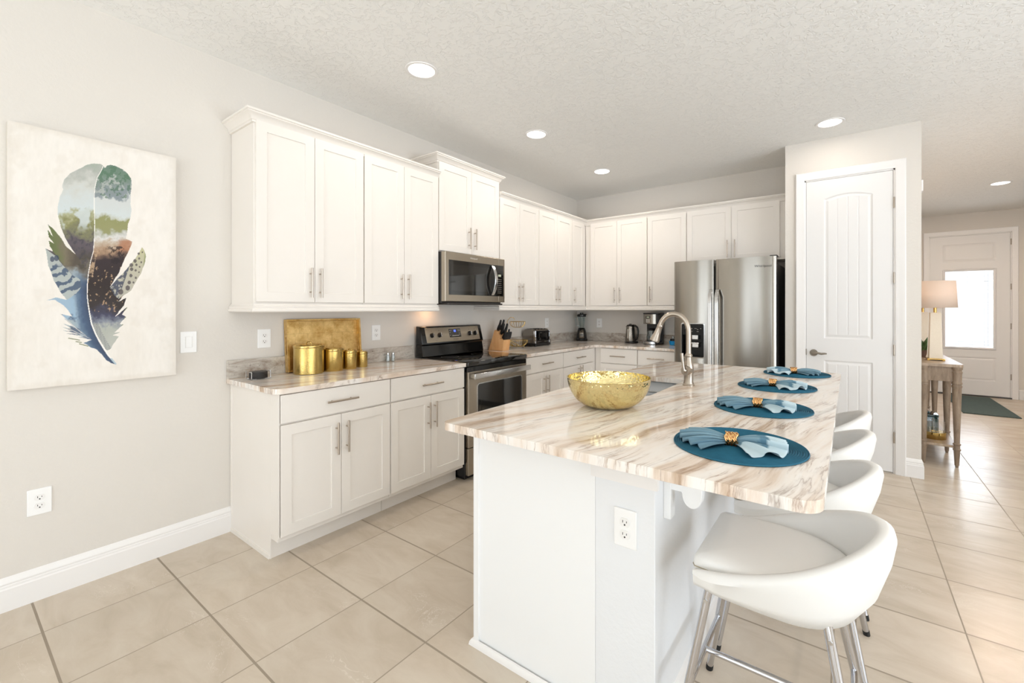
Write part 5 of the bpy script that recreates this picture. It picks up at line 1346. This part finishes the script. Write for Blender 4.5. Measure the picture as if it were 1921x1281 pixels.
# ------------------------------------------------------------------ bar stools
def stool():
    t = thing('bar_stool', 'x', 'bar stool', (0, 0, 0), 'white leather bar stools at the island')
    HWd = .228
    def plan(s, off):   # s 0..1 along the U from near front to far front; off outward
        A = .19; B = .256; 
        Ls = .23; arc = PI * .235; tot = 2 * Ls + arc; d = s * tot
        if d < Ls: p = Vector((-.225 + d, -HWd + .012 * (1 - d / Ls) ** 2)); n = Vector((0, -1))
        elif d > Ls + arc: e_ = d - Ls - arc; p = Vector((.005 - e_, HWd - .012 * (e_ / Ls) ** 2)); n = Vector((0, 1))
        else:
            a = (d - Ls) / arc * PI - PI / 2; p = Vector((.005 + .247 * math.cos(a), HWd * math.sin(a))); n = Vector((math.cos(a) / .247, math.sin(a) / HWd)).normalized()
        return p + n * off
    NS = 44; b = MB(); secs = []
    for i in range(NS + 1):
        s = i / NS; u = 1 - abs(2 * s - 1)
        h = float(smoothstep(.02, .95, u)) ** .9
        zr = .612 + .160 * h; zb = .538 - .018 * float(smoothstep(0, .6, u)); th = .034 + .014 * h; ins = .030 + .055 * h
        prof = [(-ins - .02, zb), (-ins, zb + .003), (-ins * .45, zb + (zr - zb) * .30), (-.010, zb + (zr - zb) * .66), (.0, zr - .026), (-.004, zr - .008), (-th * .40, zr), (-th * .85, zr - .006), (-th * 1.05, zr - .028), (-th * 1.1 - .012 * h, max(.600, zr - .07)), (-th * 1.15 - .028 * h, .592), (-th * 1.2 - .03 * h, .575)]
        t_ = min(i, NS - i) / 3.0
        if t_ < 1:      # rounded nose at both front ends
            k_ = .45 + .55 * math.sqrt(1 - (1 - t_) ** 2); om = sum(o for o, z in prof) / len(prof); zm = .590
            prof = [(om + (o - om) * k_, zm + (z - zm) * (k_ if z > zm - .02 else max(k_, .8))) for o, z in prof]
        secs.append([b.v((*plan(s, o), z)) for o, z in prof])
    for A, B in zip(secs, secs[1:]): b.bridge(A, B, closed=False)
    b.f(secs[0]); b.f(secs[-1][::-1])
    # underside pan
    low = [q[0] for q in secs]; hi = [q[-1] for q in secs]
    b.f(low); b.f(hi[::-1]); b.f([secs[0][0], secs[0][-1], secs[-1][-1], secs[-1][0]])
    sh = b.out('shell', M['leather'], t, smooth=60)
    # cushion
    b = MB(); out_ = []
    for i in range(NS + 1):
        s = i / NS; u = 1 - abs(2 * s - 1); p = plan(s, -.040 - .040 * float(smoothstep(.1, .9, u))); out_.append(p)
    front = [Vector((-.232, y)) for y in np.linspace(.165, -.165, 9)]
    loopp = out_ + front; c0 = Vector((-.02, 0)); rings = []
    for f_, z in ((.965, .575), (1.0, .590), (1.0, .612), (.985, .625), (.94, .633), (.80, .639), (.55, .643), (.25, .645)):
        rings.append([b.v((c0.x + (p.x - c0.x) * f_, c0.y + (p.y - c0.y) * f_, z)) for p in loopp])
    for A, B in zip(rings, rings[1:]): b.bridge(A, B)
    b.f(rings[0][::-1]); b.f(rings[-1]); cu = b.out('cushion', M['leather'], t, smooth=70)
    b = MB(); b.tube([(c0.x + (p.x - c0.x) * 1.004, c0.y + (p.y - c0.y) * 1.004, .600) for p in loopp], .0013, 5, closed=True); b.out('seam', M['seam'], cu)
    # chrome frame
    feet = {}
    for fx, tx in ((-.283, -.190), (.205, .100)):
        for sy in (-1, 1):
            b = MB(); b.cyl((tx, sy * (.150 if tx < 0 else .130), .540), (fx, sy * .22, .008), .0118, seg=20); lg = b.out('leg', M['chrome'], t)
            dv = (Vector((fx, sy * .22, .008)) - Vector((tx, sy * (.150 if tx < 0 else .130), .540))).normalized(); p = Vector((fx, sy * .22, .008))
            b = MB(); b.cyl(p - dv * .012, (p.x + dv.x * .006, p.y + dv.y * .006, .0), .0128, .0125, seg=18); b.out('foot_cap', M['rubber'], lg)
            feet[(fx < 0, sy)] = (Vector((tx, sy * (.150 if tx < 0 else .130), .540)), p)
    def on_leg(fr_, sy, z): a, c = feet[(fr_, sy)]; return a.lerp(c, (a.z - z) / (a.z - c.z))
    b = MB(); z = .235
    b.tube([on_leg(True, -1, z), on_leg(True, 1, z)], .0095, 16); b.tube([on_leg(False, -1, z), on_leg(False, 1, z)], .0095, 16)
    mA = (on_leg(True, -1, z) + on_leg(True, 1, z)) / 2; mB = (on_leg(False, -1, z) + on_leg(False, 1, z)) / 2; b.tube([mA, mB], .0095, 16); b.out('footrest', M['chrome'], t)
    b = MB(); z = .538; q = [on_leg(True, -1, z), on_leg(False, -1, z), on_leg(False, 1, z), on_leg(True, 1, z)]
    for i in range(4): b.tube([q[i], q[(i + 1) % 4]], .009, 14)
    b.out('seat_frame', M['chrome'], t)
    b = MB()
    for k, sy in ((True, -1), (False, -1), (True, 1), (False, 1)):
        p = on_leg(k, sy, .50); b.cyl(p + Vector((0, sy * .010, 0)), p + Vector((0, sy * .0135, 0)), .0055, seg=12)
    b.out('bolts', M['steelh'], t)
    return t
st = stool()
for i, (y, rz, lab) in enumerate(((1.500, 0.0, 'white leather bar stool with chrome legs nearest to the camera'), (2.060, 0.0, 'white leather bar stool second from the camera, largely behind the nearest one'),
                              (2.610, 0.0, 'white leather bar stool third from the camera along the island'), (3.120, 0.0, 'white leather bar stool farthest from the camera, in front of the pantry door'))):
    o = st if i == 0 else copy_tree(st)
    o.location = (2.950, y, 0); o.rotation_euler = (0, 0, rz); o['label'] = lab

# ------------------------------------------------------------------ hall: console table and what stands on it
tb = thing('console_table', 'weathered wood console table with turned legs and a low shelf in the hall', 'console table', (3.73, 6.0, 0))
CX0, CX1, CY0, CY1 = 3.585, 3.885, 5.105, 6.95
b = MB(); b.slab(rounded_poly([(CX0, CY0, .0), (CX1 - .05, CY0), (CX1 - .05, CY0), (CX1, CY0, .03), (CX1, CY1, .03), (CX0, CY1)], 0), [], .862, .886); b.out('tabletop', M['consoletop'], tb, smooth=30, bevel=.004)
b = MB(); b.box((CX0 + .02, CY0 + .020, .735), (CX1 - .06, CY1 - .02, .862)); b.out('apron', M['console'], tb, smooth=0, bevel=.002)
b = MB(); b.box((CX0 + .02, CY0 + .03, .165), (CX1 - .035, CY1 - .03, .187)); b.out('shelf', M['consoletop'], tb, smooth=0, bevel=.004)
LP = [(.011, 0), (.012, .012), (.016, .02), (.022, .14), (.028, .15), (.028, .158), (.022, .162), (.022, .19), (.028, .195), (.028, .203), (.020, .21), (.032, .62), (.032, .68), (.037, .690), (.037, .700), (.033, .705), (.033, .712), (.037, .717), (.037, .727), (.033, .735), (.035, .80), (.039, .82), (.033, .826), (.033, .835), (.040, .845), (.040, .862)]
for (x, y) in ((CX1 - .04, CY0 + .035), (CX1 - .04, 5.62), (CX1 - .04, 6.36), (CX1 - .04, CY1 - .035), (CX0 + .045, CY0 + .035), (CX0 + .045, CY1 - .035)):
    b = MB(); b.lathe([(r * .95, z) for r, z in LP], (x, y, .0005), 28); b.out('leg', M['console'], tb)
def table_lamp(x, y, lab, on):
    t = thing('table_lamp', lab, 'lamp', (x, y, .886), 'cream column lamps on the console table')
    b = MB(); b.box((x - .062, y - .065, .893), (x + .062, y + .065, .905)); [b.box((x + sx * .062 - (sx > 0) * .02, y - .065, .8865), (x + sx * .062 + (sx < 0) * .02, y + .065, .894)) for sx in (-1, 1)]; b.out('base', M['goldbase'], t, smooth=0, bevel=.002)
    b = MB(); q = [(-.047, -.055), (.047, -.055), (.047, .055), (-.047, .055)]; q2 = [(-.038, -.046), (.038, -.046), (.038, .046), (-.038, .046)]
    A = [b.v((x + p[0], y + p[1], .905)) for p in q]; B = [b.v((x + p[0], y + p[1], 1.328)) for p in q2]; b.bridge(A, B); b.f(A[::-1]); b.f(B); b.out('column', M['lampbody'], t, smooth=0, bevel=.003)
    b = MB(); b.cyl((x, y, 1.328), (x, y, 1.40), .012, seg=20); b.cyl((x, y, 1.40), (x, y, 1.46), .004, seg=8); b.out('neck', M['goldbase'], t)
    b = MB(); b.lathe([(.155, 1.372), (.143, 1.618)], (x, y, 0), 56, False, False); b.out('shade', M['shade'], t, solid=.0015)
    b = MB(); b.lathe([(.006, 1.455), (.022, 1.49), (.028, 1.52), (.020, 1.545), (0, 1.552)], (x, y, 0), 20); b.out('bulb', M['hoodbulb'], t)
    b = MB(); b.tube([(x - .03, y - .01, 1.40), (x - .05, y - .05, 1.32), (x - .055, y - .056, 1.1), (x - .06, y - .05, .91), (x - .08, y + .02, .89)], .002, 6); b.out('cord', M['cord'], t)
    l = bpy.data.lights.new('bulb_light', 'POINT'); l.energy = 11; l.color = (1, .76, .56); l.shadow_soft_size = .03; o = bpy.data.objects.new('bulb_light', l); COL.objects.link(o); o.parent = t; o.location = (0, 0, 1.56 - .886 + .03)
M['hoodbulb'] = mat_emit('warm_bulb', 'FFC98E', 20.0)
table_lamp(3.742, 5.450, 'cream column table lamp with a white drum shade on the near end of the console', True)
table_lamp(3.742, 6.300, 'second cream column lamp farther along the console, almost hidden behind the first', True)
t = thing('potted_succulent', 'dark green succulent in a brown pot on the console, behind the near lamp', 'plant', (3.672, 5.74, .886))
b = MB(); b.lathe([(.035, 0), (.048, .05), (.05, .07), (.045, .07), (.042, .06), (0, .06)], (3.672, 5.74, .8865), 24, True, False); b.out('pot', M['pot'], t)
b = MB(); rs = random.Random(2)
for k in range(22):
    a = k * 2.4; el = .35 + .9 * (k / 22); ln = .10 + .05 * rs.random(); d = Vector((math.cos(a) * math.cos(el), math.sin(a) * math.cos(el), math.sin(el))); p = Vector((3.672, 5.74, .945))
    b.tube([p, p + d * ln * .4, p + d * ln * .75 + Vector((0, 0, .008)), p + d * ln + Vector((0, 0, .02))], [.008, .017, .012, .001], 8)
b.out('leaves', M['succulent'], t)
t = thing('gold_candle_holder', 'oval brass holder with clear glass wall on the lower shelf of the console', 'candle holder', (3.725, 5.335, .187))
b = MB(); b.lathe([(.078, 0), (.080, .003), (.080, .058), (.077, .062), (.030, .062), (.026, .052), (0, .052)], (3.725, 5.335, .1875), 48); b.out('base', M['brassp'], t)
b = MB(); b.lathe([(.070, .062), (.072, .16), (.070, .16), (.068, .064)], (3.725, 5.335, .1875), 48, False, False); b.out('glass', M['glass'], t)
t = thing('glass_box', 'teal glass box on the lower shelf of the console, behind the brass holder', 'glass box', (3.70, 5.52, .187))
b = MB(); b.box((3.635, 5.43, .188), (3.765, 5.63, .360), .006); b.out('box', M['teal'], t)
b = MB(); b.box((3.632, 5.427, .361), (3.768, 5.633, .378), .005); b.box((3.69, 5.51, .378), (3.71, 5.53, .39), .003); b.out('lid', M['teal'], t)
b = MB(); b.box((4.30, 7.87, .001), (4.83, 9.40, .012)); tag(b.out('door_mat', M['rug'], org=(4.56, 8.6, .001), smooth=0, bevel=.004), 'dark grey-green mat on the tiles inside the front door', 'mat')
